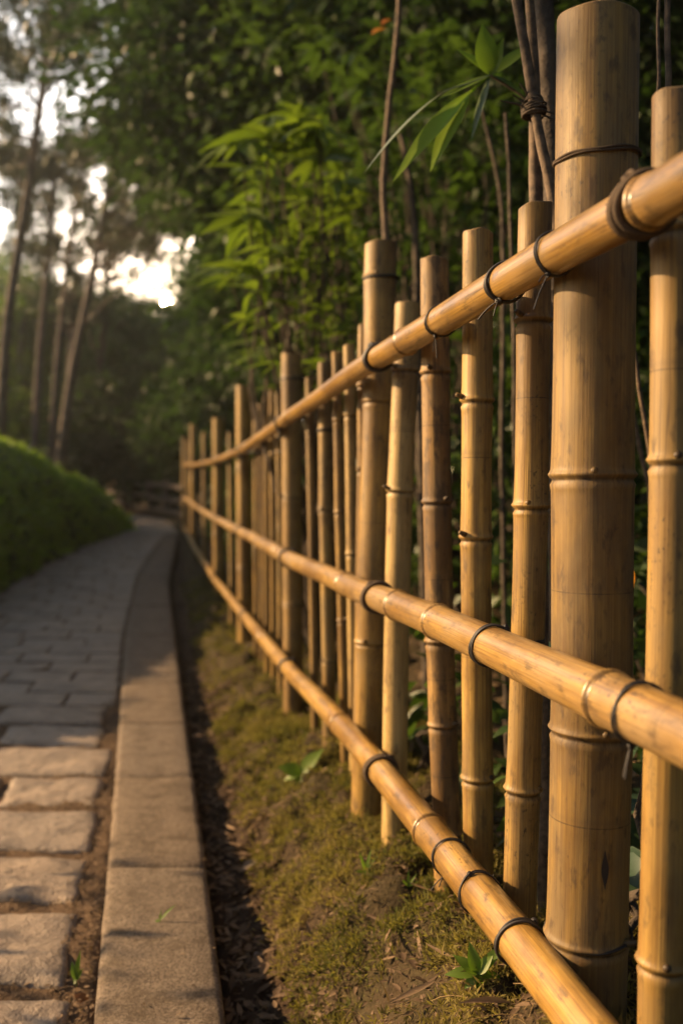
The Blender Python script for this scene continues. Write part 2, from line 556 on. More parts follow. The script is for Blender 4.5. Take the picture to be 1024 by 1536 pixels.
def build_ground():
    ys = np.concatenate([np.arange(-6, 0.3, 0.35), np.arange(0.3, 1.1, 0.035), np.arange(1.1, 3.2, 0.016), np.arange(3.2, 5, 0.035), np.arange(5, 10, 0.08), np.arange(10, 26, 0.3), np.geomspace(26, 100, 24)])
    a = np.concatenate([np.arange(-2.4, -1.0, 0.08), np.arange(-1.0, -0.6, 0.03), np.arange(-0.6, 0.25, 0.015), np.arange(0.25, 0.55, 0.03), np.arange(0.55, 2.0, 0.08)])
    ts = np.concatenate([-np.geomspace(75, 2.45, 36), a, np.geomspace(2.05, 75, 36)])
    V = np.zeros((len(ys), len(ts), 3))
    Mm = np.zeros((len(ys), len(ts)))
    for i, y in enumerate(ys):
        x0 = float(XF(y))
        for j, t in enumerate(ts):
            z, m = ground_z(x0 + t, y)
            V[i, j] = (x0 + t, y, z)
            Mm[i, j] = m
    ny, nx = len(ys), len(ts)
    i = np.arange(ny - 1)[:, None]; j = np.arange(nx - 1)[None]
    F = np.stack([i * nx + j, i * nx + j + 1, (i + 1) * nx + j + 1, (i + 1) * nx + j], -1).reshape(-1, 4)
    b = Bag().add(V, F, 0, moss=Mm.ravel())
    return tag(b.obj('ground', SOIL), kind='structure')
build_ground()

# ------------------------------------------------------------------ path of rough stones
def stone_block(c, ex, ey, hw, hl, z0, top, nx, ny, seed, amp):
    """one rough paving stone as a height field with rolled edges; c centre, ex/ey in-plane axes"""
    def axis_(h_, n_):
        q = [1.0, 1 - 0.003 / h_, 1 - 0.009 / h_, 1 - 0.02 / h_]
        return np.array([-v for v in q] + list(np.linspace(-q[-1], q[-1], n_ - 6)[1:-1]) + q[::-1])
    gx = axis_(hw, nx); gy = axis_(hl, ny)
    nx, ny = len(gx), len(gy)
    V = []
    for b_ in gy:
        for a_ in gx:
            wob = amp * 1.2 * noise.noise(Vector((a_ * 2 + seed, b_ * 2, seed * 1.7)))
            wob2 = amp * 1.2 * noise.noise(Vector((a_ * 2 - seed, b_ * 2 + 9, seed * 0.7)))
            r = max(abs(a_) ** 8 , abs(b_) ** 8)
            p = c + ex * (a_ * hw + wob) + ey * (b_ * hl + wob2)
            edge = min((1 - abs(a_)) * hw, (1 - abs(b_)) * hl)
            drop = 0.020 * amp / 0.010 * math.exp(-edge / 0.010)
            h = top + amp * (noise.fractal(Vector((p.x * 9 + seed, p.y * 9, seed)), 1.0, 2.0, 4)) - drop
            if r >= 0.999:
                h = z0
            V.append((p.x, p.y, h))
    i = np.arange(ny - 1)[:, None]; j = np.arange(nx - 1)[None]
    F = np.stack([i * nx + j, i * nx + j + 1, (i + 1) * nx + j + 1, (i + 1) * nx + j], -1).reshape(-1, 4)
    return np.array(V), F

def build_path():
    b = Bag()
    rows = [1.05, 1.44, 1.84, 2.23, 2.58, 2.97, 3.34, 3.74, 4.12]
    y = 4.5
    while y < 14.6:
        rows.append(y); y += random.uniform(0.30, 0.34)
    for k, y0 in enumerate(rows[:-1]):
        y1 = rows[k + 1]
        near = y0 < 4.3
        gap = random.uniform(0.05, 0.075) if y0 < 3.0 else (0.035 if near else 0.012)
        x1 = float(XKL(y0)) - (0.075 if near else 0.05)
        xl = float(XPL(y0)) + 0.03
        x = x1 - random.uniform(-0.02, 0.02) * (1 if near else 0.3)
        first = True
        while x > xl + 0.1:
            wd = random.uniform(0.42, 0.66) if near else random.uniform(0.34, 0.5)
            if first and k % 2: wd *= 0.55 if not near else 0.85
            first = False
            g2 = random.uniform(0.012, 0.03) if near else 0.008
            xa = max(x - wd, xl)
            c = Vector(((x + xa) / 2, (y0 + y1) / 2, 0))
            sk = (random.uniform(-0.025, 0.025) if near else 0.0) - 0.05
            ex = Vector((1, sk, 0)); ey = Vector((-0.17, 1, 0))
            zt = float(zpath(c.y)) + random.uniform(-0.004, 0.006)
            sl = (float(zpath(c.y + 0.1)) - float(zpath(c.y - 0.1))) / 0.2
            n = (30, 22) if y0 < 3.2 else ((20, 15) if y0 < 6 else (11, 10))
            V, F = stone_block(c, ex, ey, (x - xa) / 2 - g2 / 2, (y1 - y0 - gap) / 2, zt - 0.05, zt, n[0], n[1], random.uniform(0, 90), 0.009 if near else 0.002)
            V[:, 2] += (V[:, 1] - c.y) * sl
            b.add(V, F, 0, lv=random.random())
            x = xa
    # the far bend, paved smoothly: a strip that swings left behind the hedge
    cl = [(-3.0, 14.2), (-3.3, 15.5), (-3.85, 17.0), (-5.0, 18.8), (-6.8, 20.4), (-9.5, 22.2), (-14, 24.5), (-20, 27)]
    wd = [0.5, 0.5, 0.8, 1.1, 1.1, 1.0, 1.0, 1.0]
    ll, rr = [], []
    for q, ((x, y_), hw) in enumerate(zip(cl, wd)):
        a = Vector(cl[max(q - 1, 0)]); c2 = Vector(cl[min(q + 1, len(cl) - 1)])
        t = (c2 - a).normalized(); nrm = Vector((t.y, -t.x))
        ll.append((x - nrm.x * hw, y_ - nrm.y * hw, 0)); rr.append((x + nrm.x * hw, y_ + nrm.y * hw, 0))
    V = []
    for a, c2 in zip(ll, rr):
        for q in range(5):
            f = q / 4
            yy = a[1] * (1 - f) + c2[1] * f
            V.append((a[0] * (1 - f) + c2[0] * f, yy, float(zpath(yy)) + 0.004))
    n = len(cl)
    i = np.arange(n - 1)[:, None]; j = np.arange(4)[None]
    F = np.stack([i * 5 + j, i * 5 + j + 1, (i + 1) * 5 + j + 1, (i + 1) * 5 + j], -1).reshape(-1, 4)
    b.add(V, F, 0, lv=0.5)
    return tag(b.obj('path', STONE), kind='structure')
build_path()

def build_kerb():
    b = Bag()
    cuts = [0.55, 1.02]
    cuts += [on_ground(230, 1300, zkerb).y, on_ground(230, 1165, zkerb).y, on_ground(230, 1085, zkerb).y]
    cuts.insert(2, (cuts[1] + cuts[2]) / 2) if False else None
    y = cuts[-1]
    while y < 13.6:
        y += random.uniform(0.75, 0.95); cuts.append(min(y, 13.9))
    for k in range(len(cuts) - 1):
        ya, yb = cuts[k] + 0.007, cuts[k + 1] - 0.007
        ny = max(3, int((yb - ya) / 0.06))
        sd = random.uniform(0, 50)
        dz = random.uniform(-0.004, 0.004)
        prof = [(0, -0.11), (0, -0.012), (0.03, -0.004), (0.08, 0), (0.3, 0), (0.5, 0), (0.7, 0), (0.92, 0), (0.97, -0.004), (1, -0.012), (1, -0.11)]
        V = []
        ysl = [ya, ya + 0.006] + list(np.linspace(ya, yb, ny)[1:-1]) + [yb - 0.006, yb]
        for yi, yy in enumerate(ysl):
            xa, xb = float(XKL(yy)), float(XKR(yy))
            endd = -0.007 if yi in (0, len(ysl) - 1) else 0
            for u, h in prof:
                wob = 0.003 * noise.noise(Vector((u * 3 + sd, yy * 7, 2.0))) + 0.0025 * noise.noise(Vector((u * 9 + sd, yy * 23, 5.0)))
                V.append((xa * (1 - u) + xb * u + wob, yy, float(zkerb(yy)) + dz + h + endd + wob * 0.8))
        n, mcol = len(ysl), len(prof)
        i = np.arange(n - 1)[:, None]; j = np.arange(mcol - 1)[None]
        F = np.stack([i * mcol + j, i * mcol + j + 1, (i + 1) * mcol + j + 1, (i + 1) * mcol + j], -1).reshape(-1, 4)
        b.add(V, F, 0, lv=random.random())
    return tag(b.obj('kerb', KERB), kind='structure')
build_kerb()

# ------------------------------------------------------------------ the bamboo fence
def culm(axis, radius, nodes, segs=32, top=True, flare=0.05, seed=0.0, hollow_start=False):
    """bamboo culm along a function axis(v) -> point for v in metres; radius(v); nodes = list of v"""
    v0, v1 = axis.v0, axis.v1
    near = [-0.06, -0.035, -0.02, -0.013, -0.009, -0.006, -0.003, 0.0, 0.002, 0.004, 0.007, 0.012, 0.02, 0.035, 0.06]
    vs = set(np.round(np.arange(v0, v1, 0.05 if segs > 20 else 0.12), 4))
    for q in nodes:
        for e in near:
            if v0 < q + e < v1:
                vs.add(round(q + e, 4))
    vs.add(round(v1, 4))
    vs = np.array(sorted(vs))
    P = np.array([axis(v) for v in vs])
    T = unit(np.gradient(P, axis=0))
    ref = np.array([0, 0, 1.0]) if abs(T[0][2]) < 0.7 else np.array([0, 1.0, 0])
    U = unit(np.cross(np.broadcast_to(ref, T.shape), T))
    W = np.cross(T, U)
    th = np.linspace(0, 2 * math.pi, segs, endpoint=False)
    nd = np.full(len(vs), 0.3)
    mul = np.ones(len(vs))
    rads = np.array([radius(v) for v in vs])
    for q in nodes:
        e = vs - q
        nd = np.where(np.abs(e) < np.abs(nd), e, nd)
        mul += flare * np.exp(-np.abs(e) / 0.028) + (0.0030 * np.exp(-(e / 0.0034) ** 2) - 0.0026 * np.exp(-((e + 0.0072) / 0.0026) ** 2) + 0.0012 * np.exp(-((e + 0.013) / 0.003) ** 2)) / rads
    rr = rads * mul
    irr = np.array([[1 + 0.018 * noise.noise(Vector((math.cos(t) * 1.1 + seed, math.sin(t) * 1.1, v * 3.0 + seed))) for t in th] for v in vs])
    rr = rr[:, None] * irr
    V = P[:, None, :] + rr[:, :, None] * (np.cos(th)[None, :, None] * U[:, None, :] + np.sin(th)[None, :, None] * W[:, None, :])
    if top:
        V[-1] += T[-1] * (0.0035 * np.cos(th + seed) + 0.0012 * np.cos(4 * th + seed * 3))[:, None]
    r0 = float(np.mean(rads))
    bc = np.stack([np.broadcast_to(np.cos(th) * r0, rr.shape), np.broadcast_to(np.sin(th) * r0, rr.shape), np.broadcast_to(vs[:, None], rr.shape)], -1).reshape(-1, 3)
    ndv = np.repeat(nd, segs)
    n = len(vs)
    i = np.arange(n - 1)[:, None]; j = np.arange(segs)[None]
    j2 = (j + 1) % segs
    F = np.stack(np.broadcast_arrays(i * segs + j, i * segs + j2, (i + 1) * segs + j2, (i + 1) * segs + j), -1).reshape(-1, 4)
    b = Bag().add(V, F, 0, bc=bc, nd=ndv)
    def end(k, sgn):
        c = P[k]; t = T[k] * sgn
        ring = V[k] - c
        rings = [V[k], c + ring * 0.985 + t * 0.0015, c + ring * 0.80 + t * 0.0015, c + ring * 0.77 - t * 0.004, c + ring * 0.76 - t * 0.07]
        VV = np.concatenate(rings + [(c - t * 0.07)[None]])
        q = np.arange(len(rings) - 1)[:, None]
        FF = np.stack(np.broadcast_arrays(q * segs + j, q * segs + j2, (q + 1) * segs + j2, (q + 1) * segs + j), -1).reshape(-1, 4)
        b.add(VV, FF, 1)
        m_ = (len(rings) - 1) * segs
        tri = np.stack([m_ + j[0], m_ + j2[0], np.full(segs, len(rings) * segs)], -1)
        b.add(VV, tri, 1)
    if top:
        end(n - 1, 1)
    if hollow_start:
        end(0, -1)
    return b

class Axis:
    def __init__(self, f, v0, v1):
        self.f, self.v0, self.v1 = f, v0, v1
    def __call__(self, v):
        return self.f(v)

fence = thing('bamboo_fence', 'golden bamboo fence of uneven posts lashed to three round rails beside the path', 'fence', (float(XF(1.2)), 1.2, float(zbank(1.2))))

def post_depth(px):
    """depth where the post line crosses the image column px"""
    lo_, hi_ = 0.7, 14.2
    for _ in range(50):
        mid = (lo_ + hi_) / 2
        if 512 + FPX * float(XF(mid)) / mid > px: lo_ = mid
        else: hi_ = mid
    return (lo_ + hi_) / 2

POSTS = {}
def post(key, name, px_top, y_top, px_bot, y_bot, wpx, node_ys, mat=None, taper=0.0, bow=0.0, dd=0.0, rad=None, flare=0.05, label=None):
    """a culm seen from (px_top, y_top) down to (px_bot, y_bot); the bottom runs on into the soil"""
    pm = (px_top + px_bot) / 2
    d = post_depth(pm) + dd
    A, B = at(px_bot, y_bot, d), at(px_top, y_top, d)
    A.y = B.y = d
    g = ground_z(A.x, A.y, False)[0] - 0.12
    dirv = (B - A)
    A2 = A - dirv * ((A.z - g) / dirv.z) if A.z > g else A
    H = (B - A2).length
    r = rad or wpx * d / FPX / 2
    sd = random.uniform(0, 100)
    side = Vector((1, 0.2, 0))
    nodes = []
    for y in node_ys:
        z = (at(pm, y, d)).z
        nodes.append((z - A2.z) / (B.z - A2.z) * H)
    nodes.sort()
    kink = {q: random.uniform(-1, 1) * 0.0035 for q in nodes}
    kv = [-1] + nodes + [H + 1]
    ko = [0] + [kink[q] for q in nodes] + [0]
    def f(v):
        u = v / H
        p = A2.lerp(B, u) + side * (bow * math.sin(math.pi * min(max(u, 0), 1)) + float(np.interp(v, kv, ko)))
        return np.array(p)
    ax = Axis(f, 0.0, H)
    segs = 44 if d < 2 else (28 if d < 4.5 else 18)
    b = culm(ax, lambda v: r * (1 + taper * (0.5 - v / H)), nodes, segs, True, flare, sd)
    if d < 4:                                   # bud scars and short broken twigs at the joints
        for q in nodes:
            a_ = random.uniform(-2.9, -0.6)
            dirn = np.array([math.cos(a_), math.sin(a_), 0.35])
            c_ = f(q + 0.004) + np.array([math.cos(a_), math.sin(a_), 0]) * r * 1.03
            ln = random.choice([0.003, 0.004, 0.004, 0.014]) if key != 'p4' else 0.012
            V_, F_ = tube(np.array([c_ - dirn * 0.003, c_ + dirn * ln * 0.5, c_ + dirn * ln, c_ + dirn * (ln + 0.0008)]), [0.0058, 0.0048, 0.0036, 0.0005], 8)
            b.add(V_, F_, 0, bc=V_ - c_, nd=-0.006)
    o = b.obj(name, [mat or BAMBOO, CUT], fence, (A2.x, A2.y, A2.z))
    if label: o['label'] = label
    POSTS[key] = (A2, B, r, d, o)
    return o

post('p0', 'paling', 1012, 140, 992, 1536, 70, [345, 690, 1440], bow=0.003)
post('p1', 'post', 897, 30, 880, 1500, 119, [712, 1092, 1400], BAMBOO_OLD, flare=0.03, label='thickest bamboo post with a small dark split low on its side')
post('p2', 'paling', 804, 312, 778, 1400, 50, [480, 758, 1182], bow=0.004, flare=0.07)
post('p3', 'paling', 714, 352, 717, 1400, 45, [600, 805, 1165], bow=-0.004, flare=0.07)
post('p4', 'paling', 653, 392, 671, 1365, 42, [558, 752, 960, 1085, 1248], BAMBOO_STAINED, bow=-0.003, label='dark stained bamboo paling with mould streaks')
post('p5', 'paling', 610, 458, 593, 1235, 38, [555, 735], BAMBOO_PALE, bow=-0.006, label='pale cream bamboo paling bent at a joint')
post('p6', 'post', 573, 367, 550, 1228, 48, [416, 602, 962], flare=0.03)
post('p7', 'paling', 546, 488, 537, 1100, 17, [578, 705, 900])
post('p8', 'paling', 522, 518, 531, 1100, 17, [622, 830], BAMBOO_PALE)
post('p9', 'paling', 504, 528, 516, 1060, 15, [630, 768, 930])
post('p10', 'paling', 486, 545, 493, 1112, 20, [645, 764, 990])
post('p11', 'paling', 465, 568, 473, 1085, 13, [650, 860])
post('p12', 'post', 438, 532, 440, 1090, 30, [568, 745, 905], flare=0.03)
for q, (x, yt) in enumerate([(418, 590), (408, 585), (399, 597), (391, 607), (383, 614)]):
    post('q%d' % q, 'paling', x, yt, x + 2, 960, 9.0, [yt + random.uniform(60, 130), yt + random.uniform(190, 260)])
post('p18', 'post', 366, 579, 368, 985, 23, [700, 850], flare=0.03)
post('p19', 'paling', 346, 649, 348, 930, 9, [745, 850])
post('p20', 'post', 327, 628, 328, 905, 17, [690, 800], flare=0.03)
post('p21', 'paling', 307, 649, 308, 880, 7.5, [740])
post('p22', 'post', 290, 637, 290, 850, 10, [720])
post('p23', 'paling', 277, 657, 276, 830, 7, [730])
post('p24', 'paling', 283, 662, 283, 840, 5, [740])

class RailPath:
    """rail through pixels whose depth follows the rail line beside the posts"""
    def __init__(self, picks, d_end=13.75):
        ds, zs = [], []
        for px, py in picks:
            lo_, hi_ = 0.5, 14.2
            for _ in range(50):
                mid = (lo_ + hi_) / 2
                if 512 + FPX * float(XR(mid)) / mid > px: lo_ = mid
                else: hi_ = mid
            ds.append(lo_); zs.append(at(px, py, lo_).z)
        o = np.argsort(ds)
        ds, zs = np.array(ds)[o], np.array(zs)[o]
        s0 = (zs[1] - zs[0]) / (ds[1] - ds[0])
        ds = np.concatenate([[0.35], ds]); zs = np.concatenate([[zs[0] + s0 * (0.35 - ds[1])], zs])
        self.zf = table(ds, zs, 0.35)
        self.y0, self.y1 = 0.36, d_end
        yy = np.linspace(self.y0, self.y1, 700)
        P = np.stack([XR(yy), yy, self.zf(yy)], -1)
        s = np.concatenate([[0], np.cumsum(np.linalg.norm(np.diff(P, axis=0), axis=1))])
        self.P, self.s, self.v0, self.v1 = P, s, 0.0, s[-1]
        self.yy = yy
    def __call__(self, v):
        return np.array([np.interp(v, self.s, self.P[:, k]) for k in range(3)])
    def v_at(self, px, py_unused=None):
        cols = 512 + FPX * self.P[:, 0] / self.P[:, 1]
        return float(np.interp(-px, -cols, self.s))

def fuzz(path, n, length, bag, mat=0):
    pts = np.asarray(path)
    idx = RNG.integers(0, len(pts), n)
    V, F, lv = leafset(pts[idx], rand_dirs(n), rand_dirs(n), RNG.uniform(0.4, 1, n) * length, 0.0008, 1)
    bag.add(V, F, mat)

def seed_post(C):
    best = None
    Tn = np.array([-0.193, 0.981])
    for k, (A, B, r, d, o) in POSTS.items():
        u = (C[2] - A.z) / (B.z - A.z)
        p = np.array(A.lerp(B, u))
        e = np.linalg.norm((p - C)[:2])
        if e < 0.16 and abs(np.dot((p - C)[:2], Tn)) < 0.035 and (best is None or e < best[0]):
            best = (e, p, r)
    return None if best is None or C[1] > 9 else best[1:]

def rail_ring(rail, v, r, kind, seed):
    """the cord wound round a rail: one or several strands, a knot and loose ends"""
    rng = random.Random(seed)
    C = rail(v)
    T = unit(rail(v + 0.01) - rail(v - 0.01))
    U = unit(np.cross([0, 0, 1.0], T)); W = np.cross(T, U)       # W up, U to the path side (-x)
    b = Bag()
    def loop(off, tilt, rc, extra=0.0, n=56, wob=0.0009):
        pts = []
        for k in range(n):
            a = 2 * math.pi * k / n
            q = r + rc * 0.75 + extra + wob * math.sin(3 * a + seed)
            pts.append(C + T * (off + tilt * math.cos(a + 0.6) + 0.0012 * math.sin(2 * a + seed + off * 900)) + q * (math.cos(a) * U + math.sin(a) * W))
        return np.array(pts)
    if kind == 'wire':
        strands = [(0, 0.004, 0.0016), (0.0026, -0.005, 0.0013)] if C[1] < 5 else [(0, 0.006, 0.004)]
    elif kind == 'double':
        strands = [(-0.0028, 0.007, 0.0022), (0.0022, 0.005, 0.0022), (0.0, 0.011, 0.0018)]
    elif kind == 'triple':
        strands = [(-0.004, 0.008, 0.0017), (0.0, 0.010, 0.0017), (0.0035, 0.006, 0.0017), (0.001, 0.016, 0.0016)]
    elif kind == 'thick':
        strands = [(-0.012, 0.008, 0.004), (-0.004, 0.01, 0.0042), (0.004, 0.008, 0.004), (0.013, 0.004, 0.0022), (0.0, 0.018, 0.003)]
    else:                                                         # rope
        strands = [(-0.008, 0.006, 0.0045), (0.0, 0.008, 0.0048), (0.007, 0.005, 0.0045)]
    mat = 1 if kind == 'rope' else 0
    if kind != 'wire' and seed_post(C) is not None:
        pc, pr = seed_post(C)
        nrm = unit(np.array([U[0], U[1], 0.0]) * (1 if np.dot(U, C - pc) > 0 else -1))
        front = C + nrm * (r + 0.003); back = pc - nrm * (pr + 0.004)
        back = np.array([*back[:2], C[2]])
        mid = (front + back) / 2; hn = np.linalg.norm(front - back) / 2
        for sg in (1, -1):
            q = unit(T * 0.72 * sg + np.array([0, 0, 1.0]) * 0.7)
            hq = 1.38 * max(r, pr) + 0.004
            for o_ in (-0.003, 0.003):
                pts = []
                for k in range(60):
                    a = 2 * math.pi * k / 60
                    ca, sa = math.cos(a), math.sin(a)
                    e_ = 0.55
                    pts.append(mid + nrm * hn * math.copysign(abs(ca) ** e_, ca) + q * hq * math.copysign(abs(sa) ** e_, sa) + T * o_ + np.array([0, 0, o_]))
                V, F = tube(np.array(pts), {'thick': 0.0026, 'rope': 0.0034}.get(kind, 0.0014), 6, True)
                b.add(V, F, mat)
    for off, tilt, rc in strands:
        pts = loop(off, tilt, rc)
        V, F = tube(pts, rc, 7, True)
        b.add(V, F, mat)
        fuzz(pts, 170 if kind == 'rope' else 45, 0.010 if kind == 'rope' else 0.005, b, mat)
    # knot and two loose ends, under or over the rail
    if True:
        a = rng.choice([-1.2, 1.1, 2.2])
        K = C + (r + 0.003) * (math.cos(a) * U + math.sin(a) * W)
        rk = {'wire': 0.003, 'double': 0.004, 'triple': 0.004, 'thick': 0.007, 'rope': 0.007}[kind]
        th = np.linspace(0, 2 * math.pi, 14, endpoint=False)
        for q in range(3):
            ax1, ax2 = rand_dirs(2)
            ax2 = unit(ax2 - ax1 * np.dot(ax1, ax2))
            pts = K + rk * (np.cos(th)[:, None] * ax1 + np.sin(th)[:, None] * ax2)
            V, F = tube(pts, rk * 0.5, 6, True)
            b.add(V, F, mat)
        for q in range(2):
            dirv = unit(np.array([rng.uniform(-1, 0.2), rng.uniform(-1, 1), rng.uniform(-1.2, 0.3)]))
            s = np.linspace(0, 1, 7)[:, None]
            pts = K + dirv * s * rng.uniform(0.014, 0.034) + np.array([0, 0, -0.014]) * s ** 2
            V, F = tube(pts, rk * 0.32, 5)
            b.add(V, F, mat)
    return b, C

rails = {}
def rail(key, picks, r, node_px, rings, label):
    p = RailPath(picks)
    nodes = sorted(p.v_at(x) for x in node_px)
    sd = random.uniform(0, 100)
    vv = p.v1
    class RA:
        v0, v1 = 0.0, p.v1
        def __call__(self, v):
            q = p(v)
            q = q + np.array([0.004 * noise.noise(Vector((v * 1.7, sd, 0))), 0, 0.005 * noise.noise(Vector((v * 1.9, sd, 7)))])
            return q
    ra = RA()
    b = culm(ra, lambda v: float(np.interp(v, [0, 1.2, 3, 13], r)), nodes, 36, True, 0.035, sd, True)
    o0 = ra(0.0)
    o = b.obj('rail', [BAMBOO_RAIL, CUT], fence, tuple(o0))
    o['label'] = label
    for k, (px, kind) in enumerate(rings):
        v = p.v_at(px)
        bb, C = rail_ring(ra, v, float(np.interp(v, [0, 1.2, 3, 13], r)) * 1.03, kind, 13 * k + int(px))
        bb.obj('lashing', [CORD, ROPE], o, tuple(C), True)
    rails[key] = (ra, p, o)

rail('top', [(1024, 272), (1000, 286), (830, 381), (660, 482), (560, 540), (424, 634), (362, 676), (320, 692), (296, 697), (277, 697)],
     [0.0255, 0.0255, 0.0245, 0.026], [1150, 968, 610, 436, 372, 345, 330, 305, 290],
     [(958, 'rope'), (829, 'wire'), (755, 'double'), (661, 'wire'), (566, 'thick'), (424, 'thick'), (363, 'thick'), (327, 'thick'), (308, 'wire'), (290, 'wire')],
     'highest rail, sloping down from the thick post')
rail('mid', [(1024, 1098), (965, 1072), (740, 972), (565, 897), (435, 838), (360, 797), (320, 776), (300, 764), (276, 746)],
     [0.0305, 0.0295, 0.029, 0.027], [1130, 915, 655, 597, 520, 418, 345, 322, 305, 288],
     [(965, 'wire'), (738, 'triple'), (567, 'rope'), (432, 'thick'), (361, 'thick'), (327, 'wire'), (300, 'wire')],
     'middle rail, glossy where the sun catches it')
rail('low', [(880, 1536), (780, 1410), (720, 1340), (570, 1155), (430, 1000), (368, 925), (320, 866), (292, 822), (276, 790)],
     [0.0305, 0.0305, 0.029, 0.027], [1240, 1010, 645, 510, 395, 340, 308, 288],
     [(782, 'double'), (720, 'wire'), (677, 'wire'), (572, 'rope'), (431, 'thick'), (368, 'thick'), (322, 'wire')],
     'lowest rail, close above the mossy soil')

def post_ring(key, y, rc, tilt, mat, strands=1, gap=0.004):
    A, B, r, d, o = POSTS[key]
    z = at((A.x / d) * FPX + 512, y, d).z
    u = (z - A.z) / (B.z - A.z)
    C = np.array(A.lerp(B, u))
    b = Bag()
    for s in range(strands):
        pts = []
        for k in range(48):
            a = 2 * math.pi * k / 48
            q = r * 1.035 + rc * 0.8
            pts.append(C + np.array([q * math.cos(a), q * math.sin(a), tilt * math.cos(a - 0.9) + s * gap + 0.001 * math.sin(5 * a + s)]))
        V, F = tube(np.array(pts), rc, 6, True)
        b.add(V, F, 0)
    b.obj('lashing', [mat], o, tuple(C))
post_ring('p1', 240, 0.0016, 0.007, ROPE, 2, 0.003)
post_ring('p1', 1396, 0.002, 0.004, CORD, 1)
post_ring('p2', 962, 0.0015, 0.003, CORD, 2, 0.004)
post_ring('p6', 418, 0.0035, 0.002, CORD, 1)
post_ring('p12', 568, 0.004, 0.002, CORD, 1)
post_ring('p10', 645, 0.0035, 0.0, CORD, 1)

# cord running along the row of thin palings between the second and third big posts
cp = []
for x in range(372, 426, 3):
    d = post_depth(x) - 0.055
    cp.append(at(x, 677 + (x % 9) * 0.3, d))
V, F = tube(np.array(cp), 0.006, 6)
Bag().add(V, F).obj('lashing', [CORD], fence, tuple(cp[0]))

# the small diamond-shaped split low on the thick post
A, B, r, d, o1 = POSTS['p1']
zc = at(890, 1275, d).z
cx = float(A.lerp(B, (zc - A.z) / (B.z - A.z)).x)
V, F = [], []
for k in range(9):
    f = k / 8
    hw = 0.0045 * math.sin(math.pi * f) ** 1.5 + 0.0003
    zz = zc + 0.02 - 0.05 * f
    for s in (-1, 1):
        xo = 0.006 + s * hw
        V.append((cx + xo, d - math.sqrt(max(r * r - xo * xo, 0)) * 1.03 - 0.0012, zz))
for k in range(8):
    F.append([2 * k, 2 * k + 1, 2 * k + 3, 2 * k + 2])
Bag().add(np.array(V), np.array(F)).obj('split', [CORD], o1, (cx, d, zc))

# ------------------------------------------------------------------ bank cover: moss, straw, litter
def scatter_bank(n, y0, y1, u0, u1, power=1.6):
    ys = y0 + (y1 - y0) * RNG.random(n) ** power
    us = RNG.uniform(u0, u1, n)
    xf, xr = XF(ys), XKR(ys)
    xs = xr + (xf - xr) * us
    return xs, ys

def ground_points(xs, ys):
    return np.array([(x, y, ground_z(x, y)[0]) for x, y in zip(xs, ys)])

def moss_bits(nc, y0, y1, per, u0=0.30, u1=1.9, power=1.7):
    xs, ys = scatter_bank(nc, y0, y1, u0, u1, power)
    keep = np.array([noise.fractal(Vector((x * 6, y * 6, 1.0)), 1.0, 2.0, 3) + 0.35 * random.random() > -0.06 for x, y in zip(xs, ys)])
    C = ground_points(xs[keep], ys[keep])
    k = len(C)
    rad = RNG.uniform(0.012, 0.048, k)
    idx = np.repeat(np.arange(k), per)
    n = len(idx)
    d = rand_dirs(n, 0.5)
    P = C[idx] + d * rad[idx][:, None] * RNG.uniform(0.1, 0.9, n)[:, None] * np.array([1, 1, 0.75])
    L = RNG.uniform(0.006, 0.017, n) * (1 + 0.14 * P[:, 1])
    V, F, lv = leafset(P, unit(d + rand_dirs(n) * 0.7), rand_dirs(n), L, L * 0.20, 1, 0.3)
    tone = np.array([0.5 + 1.0 * noise.fractal(Vector((p[0] * 3.1, p[1] * 3.1, 8.0)), 1.0, 2.0, 3) for p in C])
    tone = np.clip(1.4 * tone - 0.34 - 0.14 * (C[:, 1] - 2.4) + RNG.normal(size=k) * 0.22, 0, 1)[idx]
    return V, F, np.clip(0.62 * np.repeat(tone, 4) + 0.38 * lv, 0, 1)
b = Bag()
for args in ((7000, 0.9, 4.2, 34), (3000, 3.6, 10.0, 16)):
    V, F, lv = moss_bits(*args)
    b.add(V, F, 0, lv=lv)
tag(b.obj('moss', [LEAF_MOSS]), 'green and straw coloured moss covering the bank beneath the bamboo fence', 'moss', kind='stuff')

# dry grass and root fibres hanging over the lumps
b = Bag()
xs, ys = scatter_bank(4200, 0.95, 3.4, 0.30, 1.5, 1.5)
for x, y in zip(xs, ys):
    if noise.noise(Vector((x * 4, y * 4, 4))) < -0.15:
        continue
    z = ground_z(x, y)[0]
    dr = np.array([random.uniform(-1, 0.5), random.uniform(-0.8, 0.8), random.uniform(-0.1, 0.5)])
    ln = random.uniform(0.02, 0.085)
    s = np.linspace(0, 1, 5)[:, None]
    pts = np.array([x, y, z]) + dr * ln * s + np.array([random.uniform(-.01, .01), random.uniform(-.01, .01), -0.028]) * s ** 2
    V, F = tube(pts, random.uniform(0.0003, 0.0008), 3)
    b.add(V, F, 0, lv=random.random())
tag(b.obj('dry_grass', [LEAF_STRAW]), 'dry straw fibres tangled over the mossy soil bank', 'dry grass', kind='stuff')

